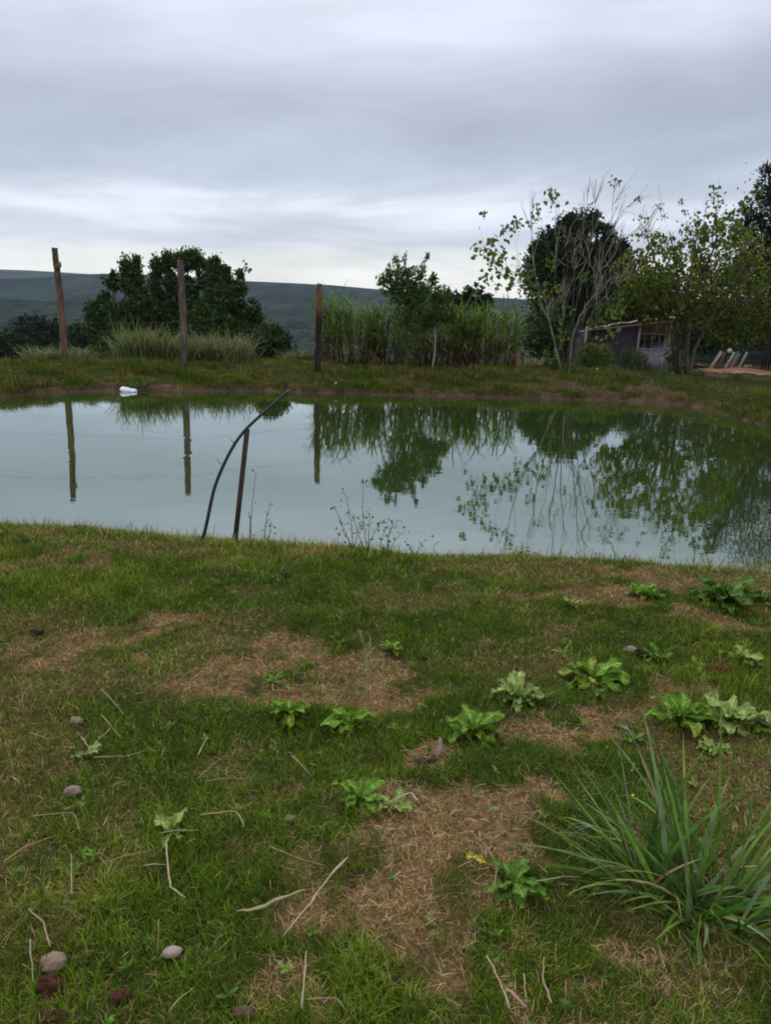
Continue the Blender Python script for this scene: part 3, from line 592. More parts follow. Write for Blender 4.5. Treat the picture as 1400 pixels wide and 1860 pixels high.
# ------------------------------------------------------------------ slender leafy tree and sapling in front of the cane
def slim_tree(name, label, px, yy, hgt, lean, lobes, n, size, cols, seed, r=.035, bark='bark_grey', aspect=.5, clump=7, spread=.16, shape='rhomb', mat='leaf'):
    g = np.random.default_rng(seed); b = np.array(base_at(px, yy)); root = empty(name, b); tag(root, label, 'tree')
    mb = MB(); t = np.linspace(0, 1, 9); P = np.stack([lean*t**1.5+.03*np.sin(t*7+seed), .02*np.cos(t*5), t*hgt-.1], -1); mb.tube(P, r*(1-.7*t), 7, rough=.06, seed=seed); mb.build('trunk', MAT[bark], root, True)
    lb = MB()
    for c, rr in lobes:
        q = c-b; k = np.argmin(np.abs(P[:,2]-q[2]*.62)); s0 = P[k]
        lb.tube([s0, s0*.5+q*.5+g.normal(0, .05, 3)-[0,0,.05], q, q+[g.normal(0,.03), 0, rr[2]*.9]], np.array([.4,.3,.18,.08])*r, 5)
        for _ in range(5):
            e = q+g.normal(0, 1, 3)*np.array(rr)*.7; lb.tube([s0*.3+q*.7, e], [.1*r, .05*r], 4)
    o = lb.build('limbs', MAT[bark], root, True); o['kind'] = 'stuff'
    Pl = lobe_points(lobes, n, g, clump, spread, .1)
    V, T, c = cards(Pl-b, g.uniform(.6, 1.3, len(Pl))*size, leaf_cols(Pl, cols, g, clumpscale=.4), aspect, (0,0,.5), shape=shape, g=g)
    o = link('foliage', mesh_data('foliage', V, T, MAT[mat], c), root); o['kind'] = 'stuff'
    return root
SLIM = [(.06,.115,.026), (.09,.155,.034), (.04,.075,.02), (.13,.19,.06)]
slim_tree('slender_tree', 'slender tree with an upright open leafy crown above the cane', 738, 19.7, 2.35, .05, [px_lobe(*a, 19.7) for a in [(690,505,8,7),(700,512,16,14),(716,500,16,26),(718,470,5,16),(735,472,4,14),(735,505,22,26),(762,492,14,14),(775,470,5,9),(740,535,36,22),(715,530,22,18),(758,525,26,20),(742,570,32,36),(740,620,16,34),(765,560,16,20)]], 3900, .10, SLIM, 61, bark='bark_dark')
slim_tree('sapling', 'thin pale-trunked sapling between the cane clumps right of the slender tree', 787, 19.9, 1.9, .01, [px_lobe(*a, 19.9) for a in [(785,512,9,14),(780,535,18,16),(800,540,16,20),(815,530,5,16),(792,570,28,24),(772,590,16,20),(815,575,16,16)]], 2600, .10, [(.05,.085,.022),(.08,.12,.03),(.12,.14,.035)], 62, r=.03)

# ------------------------------------------------------------------ bare multi-stemmed tree
YB = 18.4
HEART = [(.12,.185,.03), (.085,.145,.024), (.20,.235,.035), (.28,.25,.035), (.05,.095,.018)]
def cluster_mesh(seed, n=14, rad=.14, size=.12):
    g = np.random.default_rng(seed); P = g.normal(0, 1, (n, 3))*[rad, rad, rad*.8]
    V, T, c = cards(P, g.uniform(.7, 1.2, n)*size, np.array(HEART)[g.choice(5, n, p=[.3,.3,.2,.08,.12])]*g.uniform(.7, 1.2, (n, 1)), .95, droopy=.9, shape='heart', g=g)
    mb = MB(); V = np.vstack([V, [[0, 0, 0], [0, .004, .004]]]); c = np.vstack([c, [[.12,.1,.08]]*2]); m0 = len(V)-2
    T = np.vstack([T, [[m0, m0+1, 6*q] for q in range(n)]]); mb.add(V, T, c)
    return mb.data('leaf_cluster', MAT['leaf'])
CLU = [cluster_mesh(400+k, n=[9,13,18,24,6,16][k], rad=[.08,.11,.14,.18,.06,.12][k]) for k in range(6)]
def bare_tree():
    g = np.random.default_rng(71); b = np.array(base_at(1028, YB)); root = empty('bare_tree', b); tag(root, 'many-stemmed half-bare tree with pale branches and scattered yellow-green leaves', 'tree')
    Yb = dm(1028, YB)
    def W(px, py, dy=0.0): return at_y(px, py, Yb+dy)-b
    stems = [  # photo points (px, py, depth offset), base radius
        ([(1022,682),(1010,640),(1003,600),(985,560),(972,510),(966,440),(964,398),(972,368)], .055, 0),
        ([(1024,684),(1016,640),(1000,590),(975,525),(945,500),(915,490),(895,470)], .05, .25),
        ([(1026,680),(1020,620),(1012,560),(1005,500),(1015,440),(1012,390),(1003,345)], .045, .4),
        ([(1030,684),(1030,630),(1038,570),(1044,510),(1040,450),(1060,400),(1068,340)], .05, -.2),
        ([(1033,684),(1036,630),(1046,590),(1062,555),(1085,530),(1082,500),(1070,480),(1045,450)], .055, -.3),
        ([(1036,684),(1044,620),(1054,580),(1075,545),(1110,522),(1140,505)], .045, .1),
        ([(1032,682),(1040,600),(1052,520),(1068,450),(1082,400),(1081,325)], .04, .3),
        ([(1036,682),(1050,610),(1080,520),(1098,450),(1108,400),(1117,330)], .04, 0),
        ([(1038,684),(1062,620),(1090,570),(1120,520),(1130,460),(1110,420),(1128,385),(1155,362)], .045, -.1),
        ([(1026,684),(1022,650),(1018,590),(1028,540),(1030,470),(1022,420)], .035, .5),
        ([(1040,684),(1046,650),(1060,600),(1080,560),(1090,520),(1120,440),(1160,420),(1185,400)], .035, -.4),
    ]
    tips = []
    for pts, r, dp in stems:
        mb = MB(); P = np.array([W(px, py, dp*k/(len(pts)-1)) for k, (px, py) in enumerate(pts)])
        # smooth the guide points
        t = np.linspace(0, len(P)-1, len(P)*3); P2 = np.stack([np.interp(t, range(len(P)), P[:, q]) for q in range(3)], -1); P2[1:-1] = (P2[:-2]+2*P2[1:-1]+P2[2:])/4+g.normal(0, .012, (len(P2)-2, 3))
        rad = r*.5*(1-.86*np.linspace(0, 1, len(P2))**.8); shade = .7 if pts[0][0] in (1033,1022) else g.uniform(.16, .34)
        mb.tube(P2, np.maximum(rad, .005), 7, (shade, shade, shade), rough=.1, seed=int(g.integers(1e9)))
        n = len(P2)
        for k in range(10):
            i = int(g.integers(int(n*.35), n-1)); d = P2[i+1]-P2[i]; d /= np.linalg.norm(d)
            branch(mb, P2[i], d+g.normal(0, .45, 3)+[0, 0, .2], g.uniform(.4, 1.05)*(1-.4*i/n), max(rad[i]*.5, .008), 1, tips, g, .2, .13, (1, 3), .4, .6, 4, 5, .05, .003)
        mb.build('stem', MAT['bark_grey'], root, True)
    # leaf clusters where the photograph has them
    spots = [(876,388,.7,0),(880,450,1.2,2),(893,440,.8,0),(902,455,1.1,2),(915,418,.9,1),(930,415,1,1),(947,406,.9,0),(898,478,.9,1),(912,490,1,2),(925,500,1.2,3),(940,510,1.3,3),(955,500,1,1),(882,510,1,2),(905,520,.7,0),(975,374,.7,0),(972,395,.8,1),(1000,348,.8,0),(1003,365,1,1),(935,468,.6,4),(960,535,1.1,3),(985,520,1,3),(970,550,.9,1),(1010,545,.9,2),(1000,480,.8,1),(1012,520,.9,1),(1117,328,.6,4),(1156,362,.6,0),(1165,398,.7,4),(1000,640,.9,2),(1010,580,.8,1),(1035,560,.7,1),(1130,470,.9,3),(1115,480,.9,1),(1140,455,1,3),(1110,600,1,3),(1020,610,.8,1),(1080,585,.9,2),(1095,560,.8,1),(1120,560,.9,3),(1165,425,.7,1),(1040,660,.8,2),(1060,500,.6,4),(1050,445,.6,4),(1022,430,.5,4)]
    for k, (px, py, s, q) in enumerate(spots):
        link('leaf_cluster', CLU[(q+k % 2) % 6], root, W(px, py, g.uniform(-.25, .25)), (g.uniform(-.4, .4), g.uniform(-.4, .4), g.uniform(0, 6.28)), (s, s, s))
bare_tree()
def yellow_tree():
    g = np.random.default_rng(72); YT = 19.4; b = np.array(base_at(1238, YT)); root = empty('yellowing_tree', b); tag(root, 'leafy tree turning yellow with an open crown, left of the right-edge tree', 'tree')
    Yt = dm(1238, YT)
    def W(px, py, dy=0.0): return at_y(px, py, Yt+dy)-b
    for pts, r in [([(1232,678),(1230,620),(1228,570),(1232,520),(1225,470),(1215,420)], .09), ([(1246,678),(1248,610),(1256,560),(1275,500),(1300,440),(1300,380)], .08), ([(1228,678),(1222,640),(1215,590),(1190,540),(1160,500),(1130,480)], .05),
                   ([(1252,680),(1262,630),(1300,560),(1345,500),(1370,450)], .06), ([(1236,600),(1250,520),(1262,450),(1268,400)], .05), ([(1230,560),(1200,500),(1180,450),(1170,410)], .04), ([(1280,600),(1320,560),(1380,540)], .04)]:
        mb = MB(); P = np.array([W(px, py, g.uniform(-.2, .2)*(k > 0)) for k, (px, py) in enumerate(pts)]); t = np.linspace(0, len(P)-1, len(P)*3); P2 = np.stack([np.interp(t, range(len(P)), P[:, q]) for q in range(3)], -1)
        P2[1:-1] += g.normal(0, .015, (len(P2)-2, 3)); rad = r*(1-.85*np.linspace(0, 1, len(P2))); mb.tube(P2, np.maximum(rad, .007), 7, rough=.12, seed=int(g.integers(1e9)))
        tips = []
        for k in range(9):
            i = int(g.integers(len(P2)//2, len(P2)-1)); d = P2[i+1]-P2[i]; branch(mb, P2[i], d/np.linalg.norm(d)+g.normal(0, .6, 3), g.uniform(.4, .9), max(rad[i]*.5, .008), 1, tips, g, .2, .12, (1, 3), .5, .6, 4, 5, .05, .003)
        mb.build('stem', MAT['bark_dark'], root, True)
    L = [px_lobe(*a, YT) for a in [(1175,572,26,14),(1125,560,28,18),(1205,560,24,22),(1395,600,26,30),(1150,510,34,30),(1135,545,26,26),(1195,440,22,20),(1265,420,22,22),(1320,415,26,24),(1365,455,30,40),(1290,395,12,12),(1200,480,45,36),(1250,470,40,40),(1290,450,36,40),(1330,450,30,40),(1175,520,45,36),(1230,530,60,40),(1300,520,60,45),(1360,500,40,45),(1190,570,40,26),(1260,580,50,30),(1330,580,60,36),(1150,470,24,26),(1385,560,40,50),(1165,560,30,24),(1330,620,40,16)]]
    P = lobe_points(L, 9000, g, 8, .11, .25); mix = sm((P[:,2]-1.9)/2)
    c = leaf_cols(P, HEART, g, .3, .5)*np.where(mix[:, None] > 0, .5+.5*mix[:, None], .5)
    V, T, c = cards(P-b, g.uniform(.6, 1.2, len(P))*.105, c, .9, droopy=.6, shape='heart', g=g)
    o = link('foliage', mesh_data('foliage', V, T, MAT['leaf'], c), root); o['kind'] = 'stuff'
    for k, (px, py, s) in enumerate([(1236,368,.7),(1243,385,.6),(1298,350,1),(1300,372,.8),(1288,375,.6),(1308,365,.6),(1270,395,1.1),(1200,380,.5),(1205,395,.5),(1195,372,.4),(1345,372,1.2),(1360,365,1.3),(1350,385,1),(1375,345,1),(1318,395,1),(1250,410,.8),(1235,420,.9),(1225,440,1),(1310,410,1.1),(1335,410,1),(1165,430,.8),(1200,430,.8),(1180,450,1),(1280,420,.9),(1330,395,1)]):
        link('leaf_cluster', CLU[k % 6], root, W(px, py, g.uniform(-.2, .2)), (g.uniform(-.4, .4), g.uniform(-.4, .4), g.uniform(0, 6.28)), (s*.9,)*3)
yellow_tree()
# ================================================================== fence posts, wires, stake, hose, white bag
def fence_post(pts, y, r, label, cols, seed):
    b = np.array(base_at(pts[0][0], y)); y = dm(pts[0][0], y); root_p = [at_y(px, py, y)-b for px, py in pts]; root_p[0] = np.array([0, 0, -.25])
    P = np.array(root_p); t = np.linspace(0, len(P)-1, len(P)*4); P = np.stack([np.interp(t, range(len(P)), P[:, q]) for q in range(3)], -1)
    g = np.random.default_rng(seed); P[1:-1] += g.normal(0, .006, (len(P)-2, 3)); rad = r*.86*(1.08-.2*np.linspace(0, 1, len(P)))
    mb = MB(); mb.tube(P, rad, 11, rough=.09, seed=seed); zz = np.clip(mb.V[0][:, 2]/P[-1][2], 0, 1)
    c = np.stack([np.interp(zz, [q[0] for q in cols], [q[1][k] for q in cols]) for k in range(3)], -1)*g.uniform(.6, 1.4, (len(zz), 1)); mb.Cc[0] = c
    o = mb.build('fence_post', MAT['timber'], None, True); o.location = b; tag(o, label, 'fence post', 'rough timber fence posts on the far bank'); return o, b, P
f1, b1, P1 = fence_post([(118,660),(116,610),(113,560),(107,510),(103,480),(100,450)], 22.0, .088, 'tall leaning brown fence post, leftmost, with a knot below its top', [(0, (.16,.11,.08)), (.5, (.18,.12,.085)), (.7, (.14,.095,.075)), (1, (.07,.055,.05))], 1)
kn = MB(); kn.tube([(-.03,-.05,2.12),(.05,-.06,2.20),(.065,-.06,2.27)], [.07,.055,.03], 8, (.2,.13,.09)); kn.build('knot', MAT['timber'], f1, True)
f2, b2, P2_ = fence_post([(333,667),(334,600),(331,540),(329,500),(328,472)], 21.0, .095, 'grey weathered fence post in front of the dark evergreens', [(0, (.09,.075,.065)), (.3, (.13,.11,.10)), (.6, (.12,.10,.09)), (1, (.13,.105,.10))], 2)
f3, b3, P3 = fence_post([(577,680),(578,610),(579,560),(581,515)], 19.4, .088, 'shorter fence post with a charred lower half and reddish top', [(0, (.03,.025,.022)), (.64, (.035,.027,.024)), (.70, (.19,.10,.07)), (1, (.15,.085,.065))], 3)
def wire(f, lab):
    mb = MB(); A = b1+P1[int(len(P1)*f)-1]; B = b2+P2_[int(len(P2_)*f)-1]; D = b3+P3[int(len(P3)*f)-1]; A0 = A+(A-B)*1.5; A0[2] = A[2]-.05; pts = []
    for p, q in ((A0, A), (A, B), (B, D)):
        for t in np.linspace(0, 1, 9)[:-1]: v = p+(q-p)*t; v[2] -= .12*t*(1-t); pts.append(v)
    pts.append(D); mb.tube(np.array(pts)-[0, .09, 0], .0026, 4, (.10,.09,.085)); o = mb.build('fence_wire', MAT['rust']); tag(o, lab, 'wire', 'wires strung between the fence posts')
wire(.36, 'lower slack rusty wire strung along the three fence posts'); wire(.74, 'upper slack rusty wire strung along the three fence posts')
# iron stake and black hose
ys = float(yc(on_z(420, 985)[0]))+.10; mb = MB(); A = at_y(420, 990, ys); A[2] -= .2; B = at_y(449, 780, ys)
mb.box((A+B)/2, (.032, .028, float(np.linalg.norm(B-A))), 0.25, (0, math.atan2(B[0]-A[0], B[2]-A[2])), (.05,.034,.03)); o = mb.build('stake', MAT['rust']); tag(o, 'dark rusty metal stake standing in the near bank under the hose', 'stake')
hp = [(366,985),(372,968),(380,930),(388,890),(400,858),(415,826),(430,800),(447,779),(465,762),(495,735),(526,709)]; Ph = np.array([at_y(px, py, ys-.035-.0006*k) for k, (px, py) in enumerate(hp)])
t = np.linspace(0, len(Ph)-1, 44); Ph = np.stack([np.interp(t, range(len(Ph)), Ph[:, q]) for q in range(3)], -1)
for _ in range(4): Ph[1:-1] = (Ph[:-2]+2*Ph[1:-1]+Ph[2:])/4
mb = MB(); mb.tube(Ph, np.linspace(.0125, .0095, 44), 10, (.035,.037,.045)); hose = mb.build('hose', MAT['plastic_black'], None, True); tag(hose, 'black plastic hose bending over the top of the rusty stake', 'hose')
for k, (i, dx) in enumerate([(19, -.03), (25, -.025)]):
    q = MB(); v = Ph[i]; q.tube([v+[0,0,0], v+[dx, -.01, .02], v+[dx*1.3, -.01, .05]], [.004, .003, .002], 5, (.35,.27,.24)); q.build('tie', MAT['straw'], hose)
# white bag afloat
def bag():
    b = on_z(234, 710, 0.0); g = np.random.default_rng(5); mb = MB(); 
    for (cx, cz, rx, rz_) in [(0, .03, .13, .06), (.12, .025, .11, .045), (-.06, .05, .07, .05)]:
        th, ph = np.meshgrid(np.linspace(0, 2*np.pi, 18, endpoint=False), np.linspace(-1.5, 1.5, 9)); rr = 1+.16*(vnoise(th*2+cx*9, ph*3, 3)-.5)*2
        V = np.stack([cx+rx*rr*np.cos(ph)*np.cos(th), .09*rr*np.cos(ph)*np.sin(th), cz+rz_*rr*np.sin(ph)], -1).reshape(-1, 3); i = np.arange(8)[:, None]*18; j = np.arange(18)[None]; mb.add(V, np.stack([i+j, i+(j+1) % 18, i+18+(j+1) % 18, i+18+j], -1).reshape(-1, 4), (.85,.86,.9))
    o = mb.build('plastic_bag', MAT['cloth'], None, True); o.location = b+[0, -.15, 0]; tag(o, 'crumpled white plastic bag floating by the far bank', 'bag')
bag()

# ================================================================== low weeds of the lawn
def leaf_strip(L, Wd, el, droop, kind, col, seed, segs=9):
    g = np.random.default_rng(seed); P = np.array([0.012, 0, 0.0]); V = []; cc = []
    for k in range(segs+1):
        t = k/segs; e = el-droop*t
        if kind == 'lobed': w = Wd*(.25+.75*np.sin(np.pi*min(t*.93+.03, 1))**.8)*(1+.42*np.sin(t*26+seed))*(.35+.65*min(1, t*1.8))
        elif kind == 'narrow': w = Wd*np.sin(np.pi*(t*.9+.08))**.7
        else: w = Wd*(.22+.78*np.sin(np.pi*(t**1.25)*.93))*(1+.16*np.sin(t*17+seed)) if t < .98 else Wd*.12
        w = max(w, .0006)*.5; n = np.array([-math.sin(e), 0, math.cos(e)]); rip = .26*Wd*math.sin(t*13+seed*1.7)
        V += [P+[0, -w, 0]+n*(w*.35+rip), P+[0, -w*.45, 0]+n*w*.08, P-n*.0008, P+[0, w*.45, 0]+n*w*.08, P+[0, w, 0]+n*(w*.35-rip)]
        c = np.array(col)*(1+.12*math.sin(k*2.1+seed)); cc += [c, c*.95, c*1.55+.02, c*.95, c]
        P = P+np.array([math.cos(e), 0, math.sin(e)])*L/segs
    T = []
    for k in range(segs):
        for q in range(4): T.append([k*5+q, k*5+q+1, (k+1)*5+q+1, (k+1)*5+q])
    mb = MB(); mb.add(V, T, np.array(cc)); return mb.data('leaf', MAT['weed'], True)
LV = {}
for kind, Wd, col in (('oblong', .30, (.12,.225,.018)), ('pale', .36, (.22,.30,.075)), ('lobed', .30, (.09,.19,.018)), ('narrow', .10, (.14,.25,.025)), ('dark', .30, (.07,.145,.018)), ('yellow', .30, (.45,.36,.04))):
    LV[kind] = [leaf_strip(1.0, Wd*(1+.12*(q%4))*(.85 if q > 3 else 1), [.25, .75, 1.1, .45][q % 4], [.45, .9, 1.1, .8][q % 4], {'pale': 'oblong', 'dark': 'oblong', 'yellow': 'lobed'}.get(kind, kind), np.array(col)*[.9,1,1.1,1.2,.7,.8,1.05,.95][q]*(np.array([1.5,1.05,1]) if q == 7 else 1), 500+q*7) for q in range(8)]
def rosette(px, py, wpx, kind, nl, label, seed, flat=.5, squash=1.0):
    g = np.random.default_rng(seed); p = ground_px(px, py+wpx*.06); d = np.linalg.norm(p-[0, 0, CAMZ]); Rm = wpx*.5/F*d*.98
    root = empty('broadleaf_weed', p+[0, 0, -.004]); tag(root, label, 'weed', 'low leafy weeds in the lawn')
    nl = int(nl*1.8)
    for k in range(nl):
        q = k/nl; me = LV[kind][int(g.choice([0, 3, 1, 2], p=[flat*.6, flat*.4, (1-flat)*.65, (1-flat)*.35]))]
        me = LV[kind][int(g.integers(4, 8))] if g.uniform() < .4 else me; s = Rm*g.uniform(.45, 1.05); az = k*2.39996+g.normal(0, .7)
        link('leaf', me, root, (0, 0, .008+.01*q), (g.normal(0, .25), -g.uniform(-.15, .15), az), (s, s*g.uniform(.8, 1.25)*squash, s*g.uniform(.8, 1.15)))
    return root
WEEDS = [(710,1180,58,'oblong',11,'small bright green weed beside the pale grass stalk',.3),
 (498,1238,64,'narrow',14,'spindly narrow-leaved weed at the edge of the central bare strip',.3),
 (525,1294,104,'oblong',12,'fresh green spreading weed left of centre, below the narrow-leaved one',.55),
 (637,1314,110,'oblong',13,'flat spreading weed directly under the foot of the pale grass stalk',.7),
 (797,1268,38,'narrow',6,'tiny upright weed left of the pale grey-green rosette',.2),
 (940,1266,106,'pale',15,'pale grey-green leafy rosette, lighter than every other weed',.45),
 (862,1325,128,'oblong',14,'large sprawling weed right of the pinkish shard of wood',.5),
 (1077,1230,124,'oblong',16,'dense weed clump with a small yellow leaf at its foot',.5),
 (1085,1262,48,'lobed',6,'small weed with a yellow leaf just below the dense clump',.6),
 (1022,1188,50,'narrow',8,'small thin weed above the dense clump',.4),
 (1192,1195,70,'lobed',9,'ragged weed right of the half-buried pale stone',.6),
 (1263,1210,52,'oblong',7,'small weed just left of the bare red earth at the right',.4),
 (1345,1196,74,'pale',9,'light green weed right of the bare red earth',.5),
 (1168,1080,84,'oblong',10,'flat weed between the brown strip and the bank edge',.6),
 (1037,1099,44,'pale',7,'tiny light weed under the long brown strip',.5),
 (985,1093,36,'narrow',6,'tiny dark weed left of the tiny light one under the brown strip',.5),
 (1318,1088,124,'dark',18,'big dark green rosette near the right end of the bank',.35),
 (1388,1092,60,'dark',10,'dark weed cut by the right edge beside the big dark rosette',.35),
 (1236,1304,132,'oblong',15,'wide weed above the big grass tuft, left of its twin',.6),
 (1325,1306,128,'pale',14,'wide light green weed next to the brown stick at the right edge',.55),
 (654,1448,112,'oblong',12,'weed growing on the left border of the large dry patch',.45),
 (712,1466,70,'pale',7,'smaller greyish weed touching the right side of its neighbour by the dry patch',.7),
 (932,1606,128,'lobed',13,'dandelion-like weed with toothed leaves below the large dry patch',.4),
 (430,1020,46,'narrow',9,'small bright weed near the foot of the stake',.3),
 (312,1512,96,'pale',6,'flattened weed with a few long leaves in the left foreground',.95),
 (160,1372,60,'pale',5,'sparse flat weed among straws at the left',.95),
 (592,1190,34,'narrow',6,'tiny weed in the middle of the central dry strip',.3),
 (1300,1362,70,'pale',8,'small mixed weed behind the tips of the big grass tuft',.6),
 (1060,1318,40,'narrow',7,'tiny weed in the bare reddish spot right of centre',.5),
 (585,1400,30,'narrow',5,'tiny weed in the turf left of the large dry patch',.4),
 (1395,1330,60,'oblong',8,'weed at the right edge just below the brown stick',.5),
 (1150,1345,56,'lobed',8,'small weed right behind the tallest blades of the big tuft',.5),
 (395,1060,40,'narrow',7,'small grassy weed on the slope below the stake',.4),
 (320,1668,44,'narrow',6,'thin weed near the long straw in the lower left',.5)]
for k, (px, py, wpx, kind, nl, lab, fl) in enumerate(WEEDS): rosette(px, py, wpx, kind, nl, lab, 600+k, fl)
yl = LV['yellow'][0]
for (px, py, s, az) in [(893,1590,.075,2.9), (1083,1255,.05,2.2)]:
    p = ground_px(px, py); o = link('fallen_leaf', yl, None, p+[0, 0, .03], (0, -.15, az), (s, s, s)); tag(o, {893:'yellow leaf at the left side of the toothed weed', 1083:'small yellow leaf in front of the dense weed clump'}[px], 'leaf')
# tufts of taller grass
def tuft(px, py, hpx, n, label, seed, wid=.005, spread=.02, elr=(.7,1.5), col=CG, name='grass_tuft', segs=6, drp=(.3,1.6)):
    g = np.random.default_rng(seed); p = ground_px(px, py); d = np.linalg.norm(p-[0, 0, CAMZ]); h = hpx/F*d; root = empty(name, p); tag(root, label, 'grass tuft', 'tufts of taller grass in the lawn')
    for k in range(n):
        V, T, m, lev = blades(np.array([[g.normal(0, spread), g.normal(0, spread), -.01]]), np.array([g.uniform(0, 6.28)]), np.array([g.uniform(*elr)]), np.array([h*g.uniform(.55, 1.1)]), np.array([wid*g.uniform(.7, 1.3)]), np.array([g.uniform(*drp)]), segs)
        link('blade', mesh_data('blade', V, T, MAT['grass'], np.array(col)[g.integers(0, len(col))]*g.uniform(.7, 1.2)), root)
tuft(853, 1088, 46, 34, 'dark tuft of taller grass beyond the long brown strip', 701, .007, .05)
tuft(1385, 1030, 40, 26, 'bright grass tuft on the bank crest at the right edge', 702, .009, .08)
tuft(1300, 1036, 30, 20, 'short grass tuft on the bank crest left of the edge tuft', 703, .008, .08)
tuft(1100, 1565, 60, 16, 'short broad tuft just left of the big arching tuft', 704, .004, .02)
# the big arching tuft in the right foreground
def big_tuft():
    g = np.random.default_rng(77); p = ground_px(1262, 1640); root = empty('arching_grass_tuft', p); tag(root, 'large arching tuft of broad grass blades in the right foreground', 'grass tuft')
    cols = np.array([(.055,.145,.012), (.085,.185,.015), (.042,.11,.014), (.13,.20,.085), (.14,.23,.035)])
    roots = np.stack([g.normal(0, .07, 26), g.normal(0, .055, 26)], -1)
    for k in range(270):
        r = roots[g.integers(0, 26)]; short = k > 175
        a = math.atan2(r[1]+.03, r[0])+g.normal(0, .9) if g.uniform() < .75 else g.uniform(0, 2*np.pi)
        L = g.uniform(.10, .24) if short else (g.uniform(.26, .56) if math.sin(a) > -.3 else g.uniform(.16, .32)); e = g.uniform(.3, 1.35)
        dr = np.array([g.uniform(.1, 1.0) if g.uniform() < .75 else g.uniform(1.2, 2.4)])
        V, T, m, lev = blades(np.array([[r[0], r[1], -.01]]), np.array([a]), np.array([e]), np.array([L]), np.array([g.uniform(.005, .009) if short else g.uniform(.009, .019)]), dr, 9, prof=lambda t: (1-t)**.6*(.45+.65*min(t*2.5, .85)), twist=np.array([g.normal(0, .6)]))
        V[:, :2] += (np.repeat(lev, 1)**2)[:, None]*g.normal(0, .03, 2)
        c = (np.array([(.36,.27,.13),(.28,.22,.09)])[k % 2] if k > 243 or k % 23 == 0 else cols[g.integers(0, 5)])*g.uniform(.7, 1.25); tipc = np.where(lev[:, None] > .86, np.array([1.6, 1.0, .8]), 1.0) if k % 4 == 0 else 1.0; link('blade', mesh_data('blade', V, T, MAT['weed'], np.repeat(c[None], len(V), 0)*(.75+.4*lev)[:, None]*tipc), root)
    for k, (px, py) in enumerate([(905,1472),(1140,1325),(1075,1500)]):   # flowering stalks
        e = at_y(px, py, p[1]+[.32, .30, .02][k])-p; mb = MB(); c = e*.5+[0, 0, .07]; t = np.linspace(0, 1, 9)[:, None]; P = (1-t)**2*0+2*t*(1-t)*c+t*t*e; mb.tube(P, .0016, 5, (.12,.18,.06)); mb.build('stalk', MAT['weed'], root)
        hd = MB(); V, T, m, lev = blades(np.repeat(e[None], 4, 0), math.atan2(e[1], e[0])+np.array([-.5,-.15,.2,.5]), np.full(4, .1), np.full(4, .055), np.full(4, .004), np.full(4, .5), 4); hd.add(V, T, (.14,.22,.13)); hd.build('seed_head', MAT['weed'], root)
big_tuft()
p = ground_px(1145, 1470)+[0, 0, .05]; mb = MB()
for k in range(8): V, T, m, lev = blades(p[None]*0, np.array([k*.785]), np.array([.35]), np.array([.007]), np.array([.004]), np.array([.2]), 2, prof=lambda t: 1-.6*t); mb.add(V, T, (.75,.55,.02))
mb.tube([(0,0,-.07),(0,0,0)], .0009, 4, (.1,.2,.05)); o = mb.build('wildflower', MAT['weed']); o.location = p; tag(o, 'tiny yellow flower between the blades of the big tuft', 'flower')
# pale grass stalk in the middle of the lawn
def stalk():
    b = ground_px(664, 1272); root = empty('grass_stalk', b); tag(root, 'tall pale flowering grass stalk standing in the middle of the lawn', 'grass stalk'); g = np.random.default_rng(8)
    for px, py, dx in [(655,1150,.05), (672,1158,.03), (664,1175,.02)]:
        e = at_y(px, py, b[1]+.03)-b; mb = MB(); t = np.linspace(0, 1, 8)[:, None]; P = t*e+t*(1-t)*np.array([dx, 0, .02]); mb.tube(P, np.linspace(.0024, .0012, 8), 5, (.30,.34,.16)); mb.build('stem', MAT['straw'], root)
        n = 12; V, T, m, lev = blades(P[-3:][g.integers(0, 3, n)]+g.normal(0, .002, (n, 3)), g.uniform(0, 6.28, n), g.uniform(.6, 1.5, n), g.uniform(.01, .03, n), np.full(n, .0025), g.uniform(0, 1, n), 2); hd = MB(); hd.add(V, T, (.30,.33,.17)); hd.build('seed_head', MAT['straw'], root)
stalk()
# thin weeds standing on the bank crest against the water
def thin_weed(px, py, tops, label, seed, leafy=10, col=(.09,.12,.05), lsz=.02):
    g = np.random.default_rng(seed); yb_ = 5.2; b = ground_px(px, py); root = empty('thin_weed', b); tag(root, label, 'weed', 'thin weeds standing against the water')
    st = MB(); P_ = []
    for qx, qy in tops:
        e = at_y(qx, qy, b[1]+g.uniform(-.1, .1))-b; t = np.linspace(0, 1, 8)[:, None]; P = t*e+t*(1-t)*np.array([g.normal(0, .08), 0, .05]); st.tube(P, np.linspace(.0028, .0014, 8), 4, np.array(col)*1.2)
        P_ += [P[int(g.integers(2, 8))]+g.normal(0, .02, 3) for _ in range(leafy)]; P_ += [P[-1]+g.normal(0, .015, 3) for _ in range(leafy//3+1)]
    o = st.build('stems', MAT['weed'], root); o['kind'] = 'stuff'; P_ = np.array(P_)
    V, T, c = cards(P_, g.uniform(.6, 1.4, len(P_))*lsz, np.array([col, (.14,.15,.07), (.16,.10,.07), (.06,.09,.035)])[g.integers(0, 4, len(P_))], .6, (0,0,.4), g=g); o = link('leaves', mesh_data('leaves', V, T, MAT['weed'], c), root); o['kind'] = 'stuff'
thin_weed(480, 986, [(491,918),(486,950)], 'small wispy weed right of the stake at the water edge', 801, 7)
thin_weed(455, 984, [(466,856),(455,935)], 'single hair-thin weed stem just right of the stake', 802, 2)
thin_weed(640, 1000, [(606,918),(626,895),(640,940),(618,965)], 'airy reddish weed on the bank crest left of the taller one', 803, 10)
thin_weed(668, 1005, [(660,880),(672,930),(655,950),(690,950)], 'tallest airy weed on the bank crest in the middle of the picture', 804, 15)
